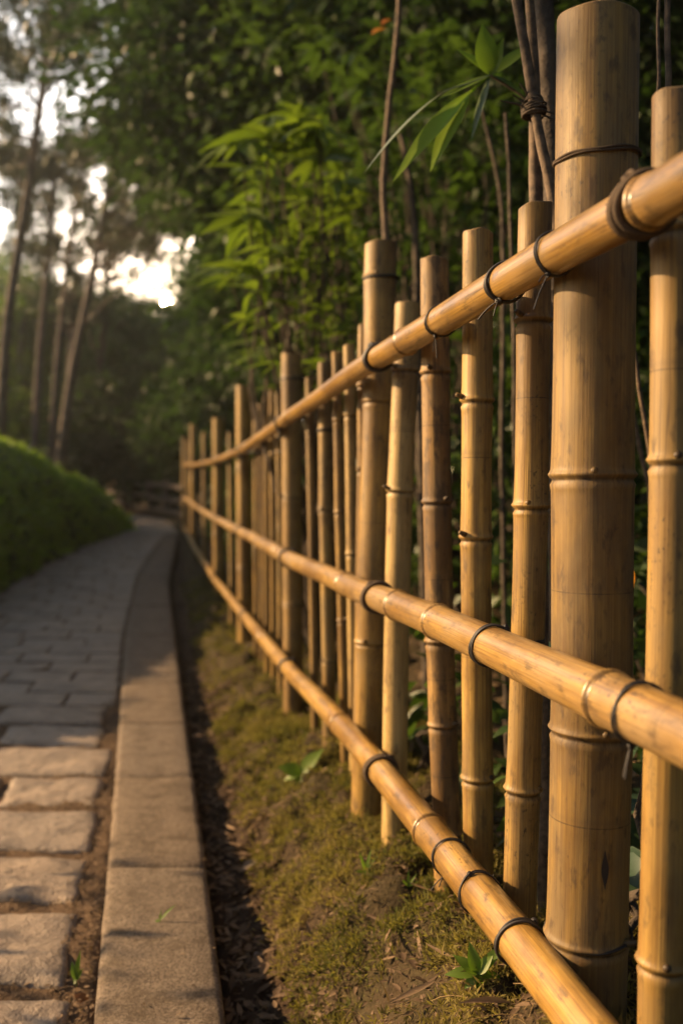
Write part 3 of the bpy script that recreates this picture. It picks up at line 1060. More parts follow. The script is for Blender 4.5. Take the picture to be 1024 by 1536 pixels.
def litter(P, size, bag, flat=0.75):
    n = len(P)
    D = rand_dirs(n); D[:, 2] *= (1 - flat)
    N = rand_dirs(n) * (1 - flat); N[:, 2] += 1
    L = size * RNG.uniform(0.5, 1.3, n)
    P = P.copy(); P[:, 2] += 0.006 + 0.12 * L
    V, F, lv = leafset(P - unit(D) * L[:, None] * 0.5, D, N, L, L * RNG.uniform(0.25, 0.5, n), 3, RNG.uniform(-0.3, 0.35, n), 0.35)
    bag.add(V, F, 0, lv=lv ** 1.6)
b = Bag()
xs, ys = scatter_bank(1900, 1.1, 6.0, 0.02, 0.45, 1.3)
litter(ground_points(xs, ys), 0.035, b)
xs, ys = scatter_bank(1500, 1.1, 6.0, 0.25, 1.0, 1.3)
litter(ground_points(xs, ys), 0.024, b)
xs, ys = scatter_bank(2600, 0.9, 8.0, 1.1, 5.5, 1.3)
litter(ground_points(xs, ys), 0.06, b)
xs, ys = scatter_bank(260, 1.1, 4.5, 0.2, 1.3, 1.2)
Pn = ground_points(xs, ys); Pn[:, 2] += 0.012
Ln = RNG.uniform(0.03, 0.085, len(Pn)); Dn = rand_dirs(len(Pn)); Dn[:, 2] *= 0.25
V, F, lv = leafset(Pn, Dn, rand_dirs(len(Pn), 2.0), Ln, Ln * 0.12, 4, RNG.uniform(-0.2, 0.3, len(Pn)), 0.4)
b.add(V, F, 0, lv=0.6 + 0.4 * lv)
xs, ys = scatter_bank(9500, 1.0, 5.0, 0.05, 1.4, 1.4)
litter(ground_points(xs, ys), 0.012, b, 0.35)
# bits in the joints of the path and beside the kerb
ys = 1.2 + 3.4 * RNG.random(2600) ** 1.2
xs = XKL(ys) - 0.006 - 0.09 * RNG.random(2600)
litter(ground_points(xs, ys), 0.013, b)
rows = np.array([1.44, 1.84, 2.23, 2.58, 2.97, 3.34, 3.74, 4.12])
ys = rows[RNG.integers(0, 8, 2600)] + RNG.uniform(-0.04, 0.04, 2600)
xs = XKL(ys) - 0.06 - 0.9 * RNG.random(2600)
litter(ground_points(xs, ys), 0.013, b)
ys = 1.3 + 4.5 * RNG.random(70); uu = RNG.random(70)
xs = XKL(ys) * (1 - uu) + XKR(ys) * uu
litter(np.stack([xs, ys, zkerb(ys)], -1), 0.012, b, 0.9)
tag(b.obj('leaf_litter', [LEAF_DRY]), 'brown leaf litter filling the gutter, the path joints and the forest floor', 'leaf litter', kind='stuff')


# ------------------------------------------------------------------ hedge on the left of the path
def build_hedge():
    b = Bag()
    y0, y1 = 3.75, 15.7
    hy = table([3.75, 3.95, 4.4, 7, 9.5, 11.5, 12.9, 14.2, 15.2, 15.7], [0.1, 0.7, 1.35, 1.75, 2.08, 2.14, 1.75, 1.25, 0.66, 0.15], 0.25)
    def surf(y, u):
        """u 0 at the front foot, 1 at the back foot"""
        h = float(hy(y))
        q = min(u, 1 - u) * 2
        tb = [0, 0.22, 0.42, 0.6, 0.8, 1.0]
        dx = float(np.interp(q, tb, [0, 0.10, 0.34, 0.80, 1.45, 2.3]))
        sz = float(np.interp(q, tb, [0, 0.30, 0.52, 0.71, 0.89, 1.0]))
        wd = 0.35 + 0.65 * min(h / 1.5, 1)
        x = float(XPL(y)) + 0.02 - (dx if u < 0.5 else 4.6 - dx) * wd
        lean = 0.0
        z = float(zpath(y)) - 0.02 + h * sz
        k = 0.10 * noise.fractal(Vector((x * 1.3, y * 1.3, z * 1.3)), 1.0, 2.0, 3)
        return np.array([x - lean + k * 0.8, y + k * 0.4, z + k * min(1, sz * 2)])
    ny, nu = 110, 34
    V = np.array([[surf(y, u) for u in np.linspace(0, 1, nu)] for y in np.linspace(y0, y1, ny)])
    i = np.arange(ny - 1)[:, None]; j = np.arange(nu - 1)[None]
    F = np.stack([i * nu + j, i * nu + j + 1, (i + 1) * nu + j + 1, (i + 1) * nu + j], -1).reshape(-1, 4)
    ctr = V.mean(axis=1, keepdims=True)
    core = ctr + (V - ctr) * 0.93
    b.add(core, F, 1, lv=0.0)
    # leaves on the surface
    n = 62000
    fi = RNG.uniform(0, ny - 1.001, n); fj = RNG.uniform(0, nu - 1.001, n) ** 1.0
    a = fi.astype(int); c = fj.astype(int); p = (fi - a)[:, None]; q = (fj - c)[:, None]
    P = V[a, c] * (1 - p) * (1 - q) + V[a + 1, c] * p * (1 - q) + V[a, c + 1] * (1 - p) * q + V[a + 1, c + 1] * p * q
    Nn = unit(P - ctr[a, 0] * np.array([1, 1, 1]))
    P = P - Nn * RNG.uniform(0, 0.09, n)[:, None]
    D = unit(Nn * 0.5 + rand_dirs(n, 0.2) * 0.9)
    L = RNG.uniform(0.04, 0.085, n) * np.where(RNG.random(n) < 0.06, 2.2, 1.0)
    V2, F2, lv = leafset(P, D, rand_dirs(n, 0.5), L, L * 0.42, 1, 0.2)
    b.add(V2, F2, 0, lv=lv)
    o = b.obj('hedge', [LEAF_HEDGE, LEAF_DARK], None, (float(XPL(9)) - 1.1, 9.5, float(zpath(9))))
    tag(o, 'long rounded green hedge bank with a bright top along the left of the path', 'hedge')
build_hedge()

# ------------------------------------------------------------------ trees
def bent(A, B, n, amp, seed):
    A, B = np.asarray(A, float), np.asarray(B, float)
    s = np.linspace(0, 1, n)[:, None]
    P = A + (B - A) * s
    off = np.array([[noise.noise(Vector((q * 3.1, seed, 0))), noise.noise(Vector((q * 3.1, seed, 9))), 0.4 * noise.noise(Vector((q * 3.1, seed, 17)))] for q in np.linspace(0, 1, n)])
    return P + off * amp * np.sin(math.pi * s) ** 0.7

def clump_leaves(blobs, n, L, aspect, clumps_per, sig, droop=0.0, shell=0.55):
    """leaf clumps spread through the volume of several ellipsoids"""
    vol = np.array([b[1][0] * b[1][1] * b[1][2] for b in blobs]) ** 0.72
    share = (n * vol / vol.sum()).astype(int)
    Ps, Cs = [], []
    for (c, r), m in zip(blobs, share):
        k = max(3, int(clumps_per * m / 1000))
        d = rand_dirs(k); rad = (shell ** 3 + (1 - shell ** 3) * RNG.random(k)) ** (1 / 3)
        cc = np.asarray(c) + d * rad[:, None] * np.asarray(r)
        wgt = RNG.random(k) ** 1.3 + 0.15
        idx = RNG.choice(k, m, p=wgt / wgt.sum())
        pos = cc[idx] + RNG.normal(size=(m, 3)) * sig * np.array([1, 1, 0.55])
        Ps.append(pos); Cs.append(unit(pos - cc[idx] + 0.4 * (cc[idx] - np.asarray(c)) / np.linalg.norm(r)))
    P = np.concatenate(Ps); D = np.concatenate(Cs)
    m = len(P)
    D = unit(D + rand_dirs(m) * 0.6 + np.array([0, 0, -droop]))
    N = rand_dirs(m, 1.2)
    LL = RNG.uniform(0.7, 1.3, m) * L
    return leafset(P, D, N, LL, LL * aspect, 1, 0.25, 0.3)

def tree(name, label, cat, base, H, tr, lean, blobs, n, L, aspect, leafmat, bark=BARK, group=None, sig=0.3, limbs=10, seed=0, trunk_pts=None, droop=0.2, clumps=14):
    """trunk with limbs, and a crown of leaf clumps; blobs are (centre, radii) in world space"""
    rng = random.Random(seed)
    t = thing(name, label, cat, base, group)
    base = np.array(base, float)
    if trunk_pts is None:
        trunk_pts = bent(base - [0, 0, 0.25], base + np.array([lean[0], lean[1], H]), 16, 0.25, seed + 0.5)
    trunk_pts = np.asarray(trunk_pts)
    s = np.linspace(0, 1, len(trunk_pts))
    rad = tr * (1 - 0.72 * s) * (1 + 0.5 * np.exp(-s * 22))
    b = Bag()
    V, F = tube(trunk_pts, rad, 12)
    b.add(V, F)
    for q in range(limbs):
        c, r = blobs[q % len(blobs)]
        e = np.asarray(c) + rand_dirs(1)[0] * np.asarray(r) * rng.uniform(0.3, 0.9)
        f = rng.uniform(0.45, 0.97)
        i0 = int(f * (len(trunk_pts) - 1))
        if trunk_pts[i0][2] > e[2] - 0.1:
            i0 = max(2, int(i0 * 0.75))
        lp = bent(trunk_pts[i0], e, 9, 0.22, seed + q * 3.3)
        V, F = tube(lp, np.linspace(rad[i0] * 0.55, 0.012, 9), 7)
        b.add(V, F)
        for k in range(2):
            i1 = rng.randint(3, 7)
            e2 = lp[i1] + rand_dirs(1, 0.2)[0] * rng.uniform(0.4, 1.0) * float(np.mean(r)) * 0.6
            V, F = tube(bent(lp[i1], e2, 6, 0.1, seed + q + k * 7.7), np.linspace(rad[i0] * 0.22, 0.006, 6), 5)
            b.add(V, F)
    b.obj('trunk', [bark], t, tuple(base))
    V, F, lv = clump_leaves(blobs, n, L, aspect, clumps, sig, droop)
    Bag().add(V, F, 0, lv=lv).obj('crown', [leafmat], t, tuple(np.mean([np.asarray(c) for c, r in blobs], axis=0)))
    return t

def gz(x, y):
    return ground_z(x, y, False)[0]

def img(px, py, d):
    p = at(px, py, d)
    return (p.x, p.y, p.z)

# broadleaved trees behind the fence, dark canopy over the right of the path
def btree(label, x, y, H, tr, lean, blobs, n, L, mat=LEAF_DARK, seed=0, **k):
    return tree('broadleaf_tree', label, 'tree', (x, y, gz(x, y)), H, tr, lean, blobs, n, L, 0.42, mat, seed=seed, group='broadleaved trees behind the fence', **k)

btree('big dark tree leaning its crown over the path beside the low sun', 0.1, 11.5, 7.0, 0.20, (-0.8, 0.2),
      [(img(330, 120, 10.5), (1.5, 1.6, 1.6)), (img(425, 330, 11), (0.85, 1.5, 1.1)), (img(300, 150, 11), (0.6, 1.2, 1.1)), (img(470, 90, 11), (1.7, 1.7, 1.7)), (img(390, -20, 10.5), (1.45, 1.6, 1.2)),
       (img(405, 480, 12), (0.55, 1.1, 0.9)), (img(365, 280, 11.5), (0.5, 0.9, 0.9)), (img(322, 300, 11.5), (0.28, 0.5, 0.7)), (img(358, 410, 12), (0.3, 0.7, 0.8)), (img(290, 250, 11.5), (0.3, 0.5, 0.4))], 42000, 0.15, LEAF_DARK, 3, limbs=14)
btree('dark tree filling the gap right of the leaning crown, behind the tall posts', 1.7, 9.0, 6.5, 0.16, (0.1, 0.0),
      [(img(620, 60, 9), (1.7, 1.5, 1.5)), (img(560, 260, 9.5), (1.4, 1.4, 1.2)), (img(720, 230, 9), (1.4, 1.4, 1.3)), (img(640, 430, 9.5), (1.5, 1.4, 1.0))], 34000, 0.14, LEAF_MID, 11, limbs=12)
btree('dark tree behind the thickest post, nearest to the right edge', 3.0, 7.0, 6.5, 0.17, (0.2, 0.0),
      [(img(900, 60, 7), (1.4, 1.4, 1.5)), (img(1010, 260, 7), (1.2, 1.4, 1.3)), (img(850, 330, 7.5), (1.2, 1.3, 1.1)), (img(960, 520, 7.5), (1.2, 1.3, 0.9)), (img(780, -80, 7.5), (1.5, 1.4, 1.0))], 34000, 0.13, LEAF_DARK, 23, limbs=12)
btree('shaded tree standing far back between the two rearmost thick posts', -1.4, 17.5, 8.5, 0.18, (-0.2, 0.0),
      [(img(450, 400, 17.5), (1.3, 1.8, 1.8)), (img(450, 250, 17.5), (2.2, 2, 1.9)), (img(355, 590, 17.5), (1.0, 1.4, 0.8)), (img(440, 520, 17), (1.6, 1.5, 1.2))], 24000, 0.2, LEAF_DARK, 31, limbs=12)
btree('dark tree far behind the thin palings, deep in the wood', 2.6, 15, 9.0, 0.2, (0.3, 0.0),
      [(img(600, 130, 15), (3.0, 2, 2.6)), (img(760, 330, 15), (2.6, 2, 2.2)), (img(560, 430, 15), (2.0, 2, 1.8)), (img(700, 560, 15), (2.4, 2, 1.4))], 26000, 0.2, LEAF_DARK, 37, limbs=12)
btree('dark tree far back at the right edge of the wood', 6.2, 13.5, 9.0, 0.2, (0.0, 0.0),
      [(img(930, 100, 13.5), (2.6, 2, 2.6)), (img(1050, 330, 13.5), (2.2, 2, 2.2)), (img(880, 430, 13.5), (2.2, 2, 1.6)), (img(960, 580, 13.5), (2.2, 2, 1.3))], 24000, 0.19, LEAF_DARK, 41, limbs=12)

btree('dark tree leaning over the fence from the right, above the nearest palings', 3.3, 2.0, 5.0, 0.16, (-0.8, 0.0),  # overhead canopy, unseen, added to keep sky light off the fence
      [((2.6, 2.4, 4.6), (1.7, 1.8, 1.1)), ((2.8, 0.2, 4.2), (1.7, 1.8, 1.3)), ((3.4, -2.2, 3.4), (1.7, 1.8, 1.7)), ((3.6, 3.6, 3.0), (1.2, 1.6, 1.4)), ((2.0, 4.8, 5.4), (1.6, 1.6, 1.0)), ((0.9, 1.2, 5.4), (1.5, 2.0, 0.9))], 26000, 0.15, LEAF_DARK, 43, limbs=12)

# far trees round the bend of the path
def ftree(label, px, d, H, blobs, n, L, mat, seed, tr=0.16):
    p = at(px, 700, d)
    return tree('woodland_tree', label, 'tree', (p.x, d, gz(p.x, d)), H, tr, (0.2, 0), blobs, n, L, 0.5, mat, seed=seed, group='trees round the bend of the path', sig=0.35, limbs=9)
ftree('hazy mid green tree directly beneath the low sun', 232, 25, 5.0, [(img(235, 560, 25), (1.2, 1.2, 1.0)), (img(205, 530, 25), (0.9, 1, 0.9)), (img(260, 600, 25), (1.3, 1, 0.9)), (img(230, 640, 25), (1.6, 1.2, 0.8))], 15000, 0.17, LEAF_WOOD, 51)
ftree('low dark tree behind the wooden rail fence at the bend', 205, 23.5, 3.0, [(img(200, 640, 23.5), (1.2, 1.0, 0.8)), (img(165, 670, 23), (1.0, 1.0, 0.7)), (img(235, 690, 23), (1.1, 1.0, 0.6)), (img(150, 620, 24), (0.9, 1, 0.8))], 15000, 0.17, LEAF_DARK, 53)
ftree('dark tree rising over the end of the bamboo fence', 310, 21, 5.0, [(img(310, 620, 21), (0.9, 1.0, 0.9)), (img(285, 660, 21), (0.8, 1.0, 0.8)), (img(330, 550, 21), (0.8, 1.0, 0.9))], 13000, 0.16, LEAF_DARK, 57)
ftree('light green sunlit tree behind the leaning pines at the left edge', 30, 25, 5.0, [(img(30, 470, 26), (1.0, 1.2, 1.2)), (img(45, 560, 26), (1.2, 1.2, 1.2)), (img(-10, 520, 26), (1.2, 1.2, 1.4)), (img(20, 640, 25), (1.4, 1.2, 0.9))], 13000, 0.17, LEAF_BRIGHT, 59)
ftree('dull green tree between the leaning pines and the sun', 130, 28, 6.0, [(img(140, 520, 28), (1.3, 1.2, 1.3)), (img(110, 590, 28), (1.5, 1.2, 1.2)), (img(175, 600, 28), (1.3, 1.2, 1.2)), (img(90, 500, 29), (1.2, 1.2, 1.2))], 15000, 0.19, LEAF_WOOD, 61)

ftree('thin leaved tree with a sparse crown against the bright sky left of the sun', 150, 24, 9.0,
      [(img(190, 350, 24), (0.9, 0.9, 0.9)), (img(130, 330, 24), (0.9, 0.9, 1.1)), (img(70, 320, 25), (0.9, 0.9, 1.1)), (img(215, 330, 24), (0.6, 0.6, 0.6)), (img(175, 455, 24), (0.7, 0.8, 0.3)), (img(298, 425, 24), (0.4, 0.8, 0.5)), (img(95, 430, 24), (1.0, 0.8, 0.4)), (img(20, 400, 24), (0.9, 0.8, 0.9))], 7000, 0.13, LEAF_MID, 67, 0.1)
# unseen crowns added left of the bend to keep the far path in shade
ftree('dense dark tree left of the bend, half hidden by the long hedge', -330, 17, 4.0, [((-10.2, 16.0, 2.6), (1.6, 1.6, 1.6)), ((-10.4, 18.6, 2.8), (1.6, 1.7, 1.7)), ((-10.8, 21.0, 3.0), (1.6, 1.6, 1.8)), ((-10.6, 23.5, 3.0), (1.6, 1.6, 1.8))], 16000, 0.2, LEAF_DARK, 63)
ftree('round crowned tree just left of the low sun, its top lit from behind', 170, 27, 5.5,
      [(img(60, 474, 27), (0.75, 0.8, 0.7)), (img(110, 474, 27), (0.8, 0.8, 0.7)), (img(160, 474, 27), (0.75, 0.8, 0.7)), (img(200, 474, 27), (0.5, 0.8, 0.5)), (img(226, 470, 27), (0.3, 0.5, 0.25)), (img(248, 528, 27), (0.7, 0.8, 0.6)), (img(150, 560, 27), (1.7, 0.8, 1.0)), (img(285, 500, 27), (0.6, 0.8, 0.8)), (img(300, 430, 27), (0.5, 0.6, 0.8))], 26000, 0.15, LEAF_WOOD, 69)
# leaning pines on the left
def pine(label, picks, d, tr, tufts, seed, n=7000):
    rng = random.Random(seed)
    pts = np.array([img(px, py, d) for px, py in picks])
    g = gz(pts[0][0], d)
    pts[0][2] = g - 0.2
    s0 = np.concatenate([[0], np.cumsum(np.linalg.norm(np.diff(pts, axis=0), axis=1))])
    ss = np.linspace(0, s0[-1], 24)
    tp = np.stack([np.interp(ss, s0, pts[:, k]) for k in range(3)], -1)
    for _ in range(3):
        tp[1:-1] = 0.5 * tp[1:-1] + 0.25 * (tp[2:] + tp[:-2])
    t = thing('pine_tree', label, 'tree', (pts[0][0], d, g), 'leaning pines beyond the hedge')
    b = Bag()
    s = np.linspace(0, 1, 24)
    rad = tr * (1 - 0.65 * s)
    V, F = tube(tp, rad, 12); b.add(V, F)
    P, D = [], []
    for (cx, cy, rx, ry, k) in tufts:
        for q in range(k):
            c = np.array(img(cx + rng.gauss(0, rx), cy + rng.gauss(0, ry), d + rng.gauss(0, 0.9)))
            i0 = min(23, max(8, int(np.argmin(np.abs(tp[:, 2] - (c[2] - 0.5))))))
            lp = bent(tp[i0], c, 7, 0.25, seed + q)
            V, F = tube(lp, np.linspace(max(0.012, rad[i0] * 0.25), 0.006, 7), 5); b.add(V, F)
            m = 44
            f = RNG.random(m)[:, None]
            tail = c + (lp[-2] - c) * f * 1.3
            P.append(tail + RNG.normal(size=(m, 3)) * 0.06); D.append(unit(rand_dirs(m, 0.25) + 0.5 * unit(c - lp[-2])))
    b.obj('trunk', [PINE_BARK], t, tuple(pts[0]))
    P = np.concatenate(P); D = np.concatenate(D); m = len(P)
    L = RNG.uniform(0.16, 0.30, m)
    V, F, lv = leafset(P, D, rand_dirs(m), L, 0.035, 1, 0.15, 0.1)
    Bag().add(V, F, 0, lv=lv).obj('crown', [LEAF_PINE], t, tuple(P.mean(axis=0)))
    return t

pine('nearest leaning pine, its dark trunk crossing the left edge of the picture', [(-8, 660), (10, 480), (38, 320), (62, 150), (80, 10), (92, -120)], 14, 0.10,
     [(60, -30, 60, 30, 31), (10, 70, 26, 44, 24), (165, 40, 40, 24, 22), (80, 50, 34, 20, 14), (5, 200, 16, 26, 11), (120, 140, 50, 30, 7)], 71)
pine('slim pine second from the left edge', [(46, 675), (60, 520), (74, 380), (84, 250), (92, 130)], 19, 0.10,
     [(50, 235, 30, 18, 31), (15, 260, 16, 26, 21), (100, 225, 24, 12, 21), (40, 310, 24, 22, 16), (50, 380, 30, 26, 14)], 73)
pine('slim pine in the middle of the leaning group', [(72, 680), (86, 540), (104, 380), (124, 250), (140, 110)], 21, 0.10,
     [(150, 228, 34, 16, 31), (210, 200, 24, 22, 22), (110, 260, 26, 14, 18), (140, 310, 30, 20, 17), (120, 380, 34, 26, 18), (170, 350, 26, 30, 11)], 79)
pine('strongly leaning pine nearest to the sun, with a pale trunk', [(78, 690), (108, 560), (140, 410), (163, 290), (182, 160)], 18, 0.12,
     [(215, 240, 26, 24, 31), (215, 90, 22, 30, 21), (250, 310, 16, 22, 21), (200, 290, 24, 14, 13), (215, 365, 26, 24, 18), (265, 370, 14, 30, 8)], 83)
pine('short straight pine behind the leaning group', [(98, 690), (104, 580), (108, 470), (112, 380)], 23, 0.10,
     [(120, 455, 26, 14, 16), (60, 440, 22, 14, 13)], 89)

# the far wood as one mass
def build_wood():
    blobs = []
    for k in range(46):
        px = random.uniform(-700, 1500)
        d = random.uniform(34, 52)
        top = 520 + random.uniform(-15, 25) if 60 < px < 330 else (random.uniform(330, 430) if px < 60 else random.uniform(300, 400))
        p = at(px, top, d)
        g = gz(p.x, d)
        h = p.z - g
        r = random.uniform(2.0, 3.2)
        z = p.z - r * 0.8
        while z > g - 1:
            blobs.append(((p.x + random.uniform(-.8, .8), d + random.uniform(-1, 1), z), (r, r, r * 0.8)))
            z -= r * 1.2
    for px in range(-20, 330, 22):
        d = 33 + (px % 5)
        p = at(px, (462 if px < 205 else 512) + random.uniform(-8, 18), d)
        for z in np.arange(p.z - 0.8, gz(p.x, d) - 0.8, -1.5):
            blobs.append(((p.x, d, z), (1.3, 1.2, 1.0)))
    V, F, lv = clump_leaves(blobs, 120000, 0.34, 0.5, 10, 0.4, 0.2, 0.5)
    b = Bag().add(V, F, 0, lv=lv)
    tag(b.obj('woodland', [LEAF_WOOD]), 'far woodland closing the view behind the bend of the path', 'wood', kind='stuff')
build_wood()

# unseen spreading tree, added beyond the left edge to shade the near posts
tree('unseen_shade_tree', 'spreading tree beyond the left edge, unseen, added to shade the near posts', 'tree', (-6.6, -1.6, gz(-6.6, -1.6)), 6.0, 0.2, (0.4, 0.8),
     [((-5.6, 2.0, 5.25), (1.5, 0.8, 1.0)), ((-5.8, 2.7, 5.7), (1.2, 0.6, 0.9)), ((-6.0, 0.9, 5.1), (1.3, 1.0, 1.1)), ((-6.0, 1.8, 6.8), (1.6, 1.3, 1.0))],
     34000, 0.13, 0.45, LEAF_MID, seed=97)

# ------------------------------------------------------------------ shrubs and stems behind the fence
def shrub(label, x, y, H, rx, n, L, mat, seed, aspect=0.42, rows=1, group='shrubs behind the fence', name='shrub', low=0.15):
    rng = random.Random(seed)
    g = gz(x, y)
    t = thing(name, label, 'shrub', (x, y, g), group)
    b = Bag()
    P, D = [], []
    k = max(7, int(n / 26))
    ends = []
    for q in range(k):
        a = rng.uniform(0, 2 * math.pi); rr = rx * math.sqrt(rng.random())
        e = np.array([x + rr * math.cos(a), y + rr * math.sin(a), g + H * rng.uniform(low, 1.0) * (1 - 0.35 * (rr / rx) ** 2)])
        ends.append(e)
        if q < 26:
            V, F = tube(bent((x + rng.uniform(-.05, .05), y + rng.uniform(-.05, .05), g - 0.05), e, 8, 0.10, seed + q), np.linspace(0.012, 0.003, 8), 5)
            b.add(V, F)
    b.obj('stem', [BARK], t, (x, y, g))
    ends = np.array(ends)
    idx = RNG.integers(0, k, n)
    P = ends[idx] + RNG.normal(size=(n, 3)) * 0.09
    D = unit(P - ends[idx] + rand_dirs(n, -0.1) * 0.08)
    if x > XF(y):
        ok = (P[:, 0] > XF(P[:, 1]) + 0.16)
        P, D = P[ok], D[ok]
        n = len(P)
    LL = RNG.uniform(0.6, 1.25, n) * L
    V, F, lv = leafset(P, D, rand_dirs(n, 1.3), LL, LL * aspect, rows, 0.3, 0.3)
    Bag().add(V, F, 0, lv=lv).obj('foliage', [mat], t, (x, y, g + H * 0.6))
    return t

for q, (x, y, H, rx, n, L, mat, lab) in enumerate([
        (1.25, 2.9, 0.9, 0.55, 900, 0.09, LEAF_DARK, 'dark leafy shrub seen between the thickest post and its thin neighbour'),
        (1.15, 4.3, 1.5, 0.60, 1500, 0.10, LEAF_MID, 'leafy shrub behind the dark stained paling'),
        (0.75, 6.2, 2.0, 0.65, 2000, 0.11, LEAF_MID, 'shrub behind the pale cream paling, just right of the bright fingered shrub'),
        (0.15, 7.6, 1.7, 0.7, 2200, 0.11, LEAF_DARK, 'dark shrub behind the row of thin palings'),
        (-0.55, 9.4, 1.6, 0.7, 2200, 0.11, LEAF_MID, 'green shrub rising above the second thick post from the far end'),
        (2.2, 4.9, 1.9, 0.8, 2200, 0.12, LEAF_DARK, 'tall dark shrub behind the thickest post'),
        (2.0, 3.0, 1.3, 0.6, 1500, 0.10, LEAF_DARK, 'dark shrub at the right edge behind the nearest paling'),
        (-1.35, 12.2, 1.4, 0.6, 1600, 0.11, LEAF_DARK, 'dim shrub behind the far end of the bamboo fence'),
        (1.9, 7.2, 2.4, 0.9, 2600, 0.12, LEAF_MID, 'broad shrub deep behind the two palings with high joints')]):
    shrub(lab, x, y, H, rx, n, L, mat, 200 + q * 7)

shrub('loose low shrub left of the path, out of view, added to dapple the near path', -3.1, 2.35, 1.3, 0.7, 480, 0.10, LEAF_MID, 290, group=None, low=0.1)  # unseen shrub, put here for dappled shade on the near kerb and stones
# low broad leaves by the foot of the fence
for q, (px, d, n, L, mat, lab) in enumerate([
        (955, 1.75, 26, 0.085, LEAF_BLUE, 'low plant with bluish leaves between the thickest post and the right edge'),
        (985, 1.45, 16, 0.07, LEAF_BLUE, 'low bluish plant at the foot of the nearest paling'),
        (640, 2.9, 22, 0.09, LEAF_MID, 'low green plant behind the pale cream paling'),
        (745, 2.2, 22, 0.075, LEAF_MID, 'low green plant between the two palings left of the thickest post'),
        (835, 1.9, 14, 0.06, LEAF_MID, 'low green plant close behind the thickest post')]):
    x = (px - 512) / FPX * d
    shrub(lab, x, d, 0.34, 0.17, n * 3, L, mat, 300 + q, 0.5, 4, 'low plants at the foot of the fence', 'undergrowth_plant', 0.1)

# bright shrub with fingered leaves just behind the fence
def fingered_shrub(label, bx, by, tips, count, region, dd, mats, lens, seed):
    x, y = bx, by
    g = gz(x, y)
    t = thing('fingered_shrub', label, 'shrub', (x, y, g))
    b = Bag()
    P, D, N, LL = [], [], [], []
    rng = random.Random(seed)
    ry, rl, rr_ = region
    while len(tips) < count:
        py = rng.uniform(ry[0], ry[-1])
        xl, xr = np.interp(py, ry, rl), np.interp(py, ry, rr_)
        tips.append((xl + (xr - xl) * rng.random() ** 0.85, py, rng.uniform(*dd)))
    for q, (px, py, d) in enumerate(tips):
        e = np.array(img(px, py, d))
        if e[0] < XF(e[1]) - 0.25 and e[2] < 1.45:
            continue
        if q < 60:
            V, F = tube(bent((x, y, g), e, 10, 0.25, q * 1.7), np.linspace(0.016, 0.003, 10), 5); b.add(V, F)
        out = unit(np.array([-0.8 + rng.uniform(-.5, .6), -0.45 + rng.uniform(-.6, .6), rng.uniform(-0.15, 0.3)]))
        up = unit(np.array([rng.uniform(-.5, .1), rng.uniform(-.5, .3), 1.0]))
        side = np.cross(out, up)
        m = rng.randint(5, 8)
        sc_ = 1.3 if q < 8 and count < 130 else rng.uniform(0.65, 1.1)
        for k in range(m):
            a = (k / (m - 1) - 0.5) * R(250) + rng.uniform(-0.12, 0.12)
            D.append(out * math.cos(a) + side * math.sin(a) + up * rng.uniform(-0.35, 0.2))
            P.append(e + rand_dirs(1)[0] * 0.008); N.append(up + rand_dirs(1)[0] * 0.35)
            LL.append(rng.uniform(*lens) * sc_ * (1 - 0.35 * abs(a) / 2.2))
    b.obj('stem', [BARK], t, (x, y, g))
    LL = np.array(LL)
    V, F, lv = leafset(np.array(P), np.array(D), np.array(N), LL, LL * RNG.uniform(0.2, 0.3, len(LL)), 5, RNG.uniform(0.05, 0.5, len(LL)), 0.3, 0.75)
    Bag().add(V, F, 0, lv=lv).obj('foliage', [mats], t, (x, y, g + 1.5))
fingered_shrub('bright green shrub with long fingered leaves leaning out over the fence', -0.1, 4.9,
               [(400, 205, 4.2), (430, 190, 4.3), (375, 325, 4.3), (360, 215, 4.2), (410, 265, 4.6), (350, 400, 4.6), (390, 415, 4.4), (455, 205, 4.7)], 120,
               ([170, 300, 400, 500, 600], [400, 355, 335, 365, 385], [470, 540, 560, 570, 560]), (4.1, 5.4), LEAF_SHRUB, (0.15, 0.28), 5)
fingered_shrub('duller green shrub with drooping fingered leaves behind the banded tall post', 0.75, 5.6,
               [], 150, ([40, 200, 400, 560], [470, 480, 520, 560], [700, 760, 760, 720]), (4.8, 6.4), LEAF_MID, (0.16, 0.30), 8)

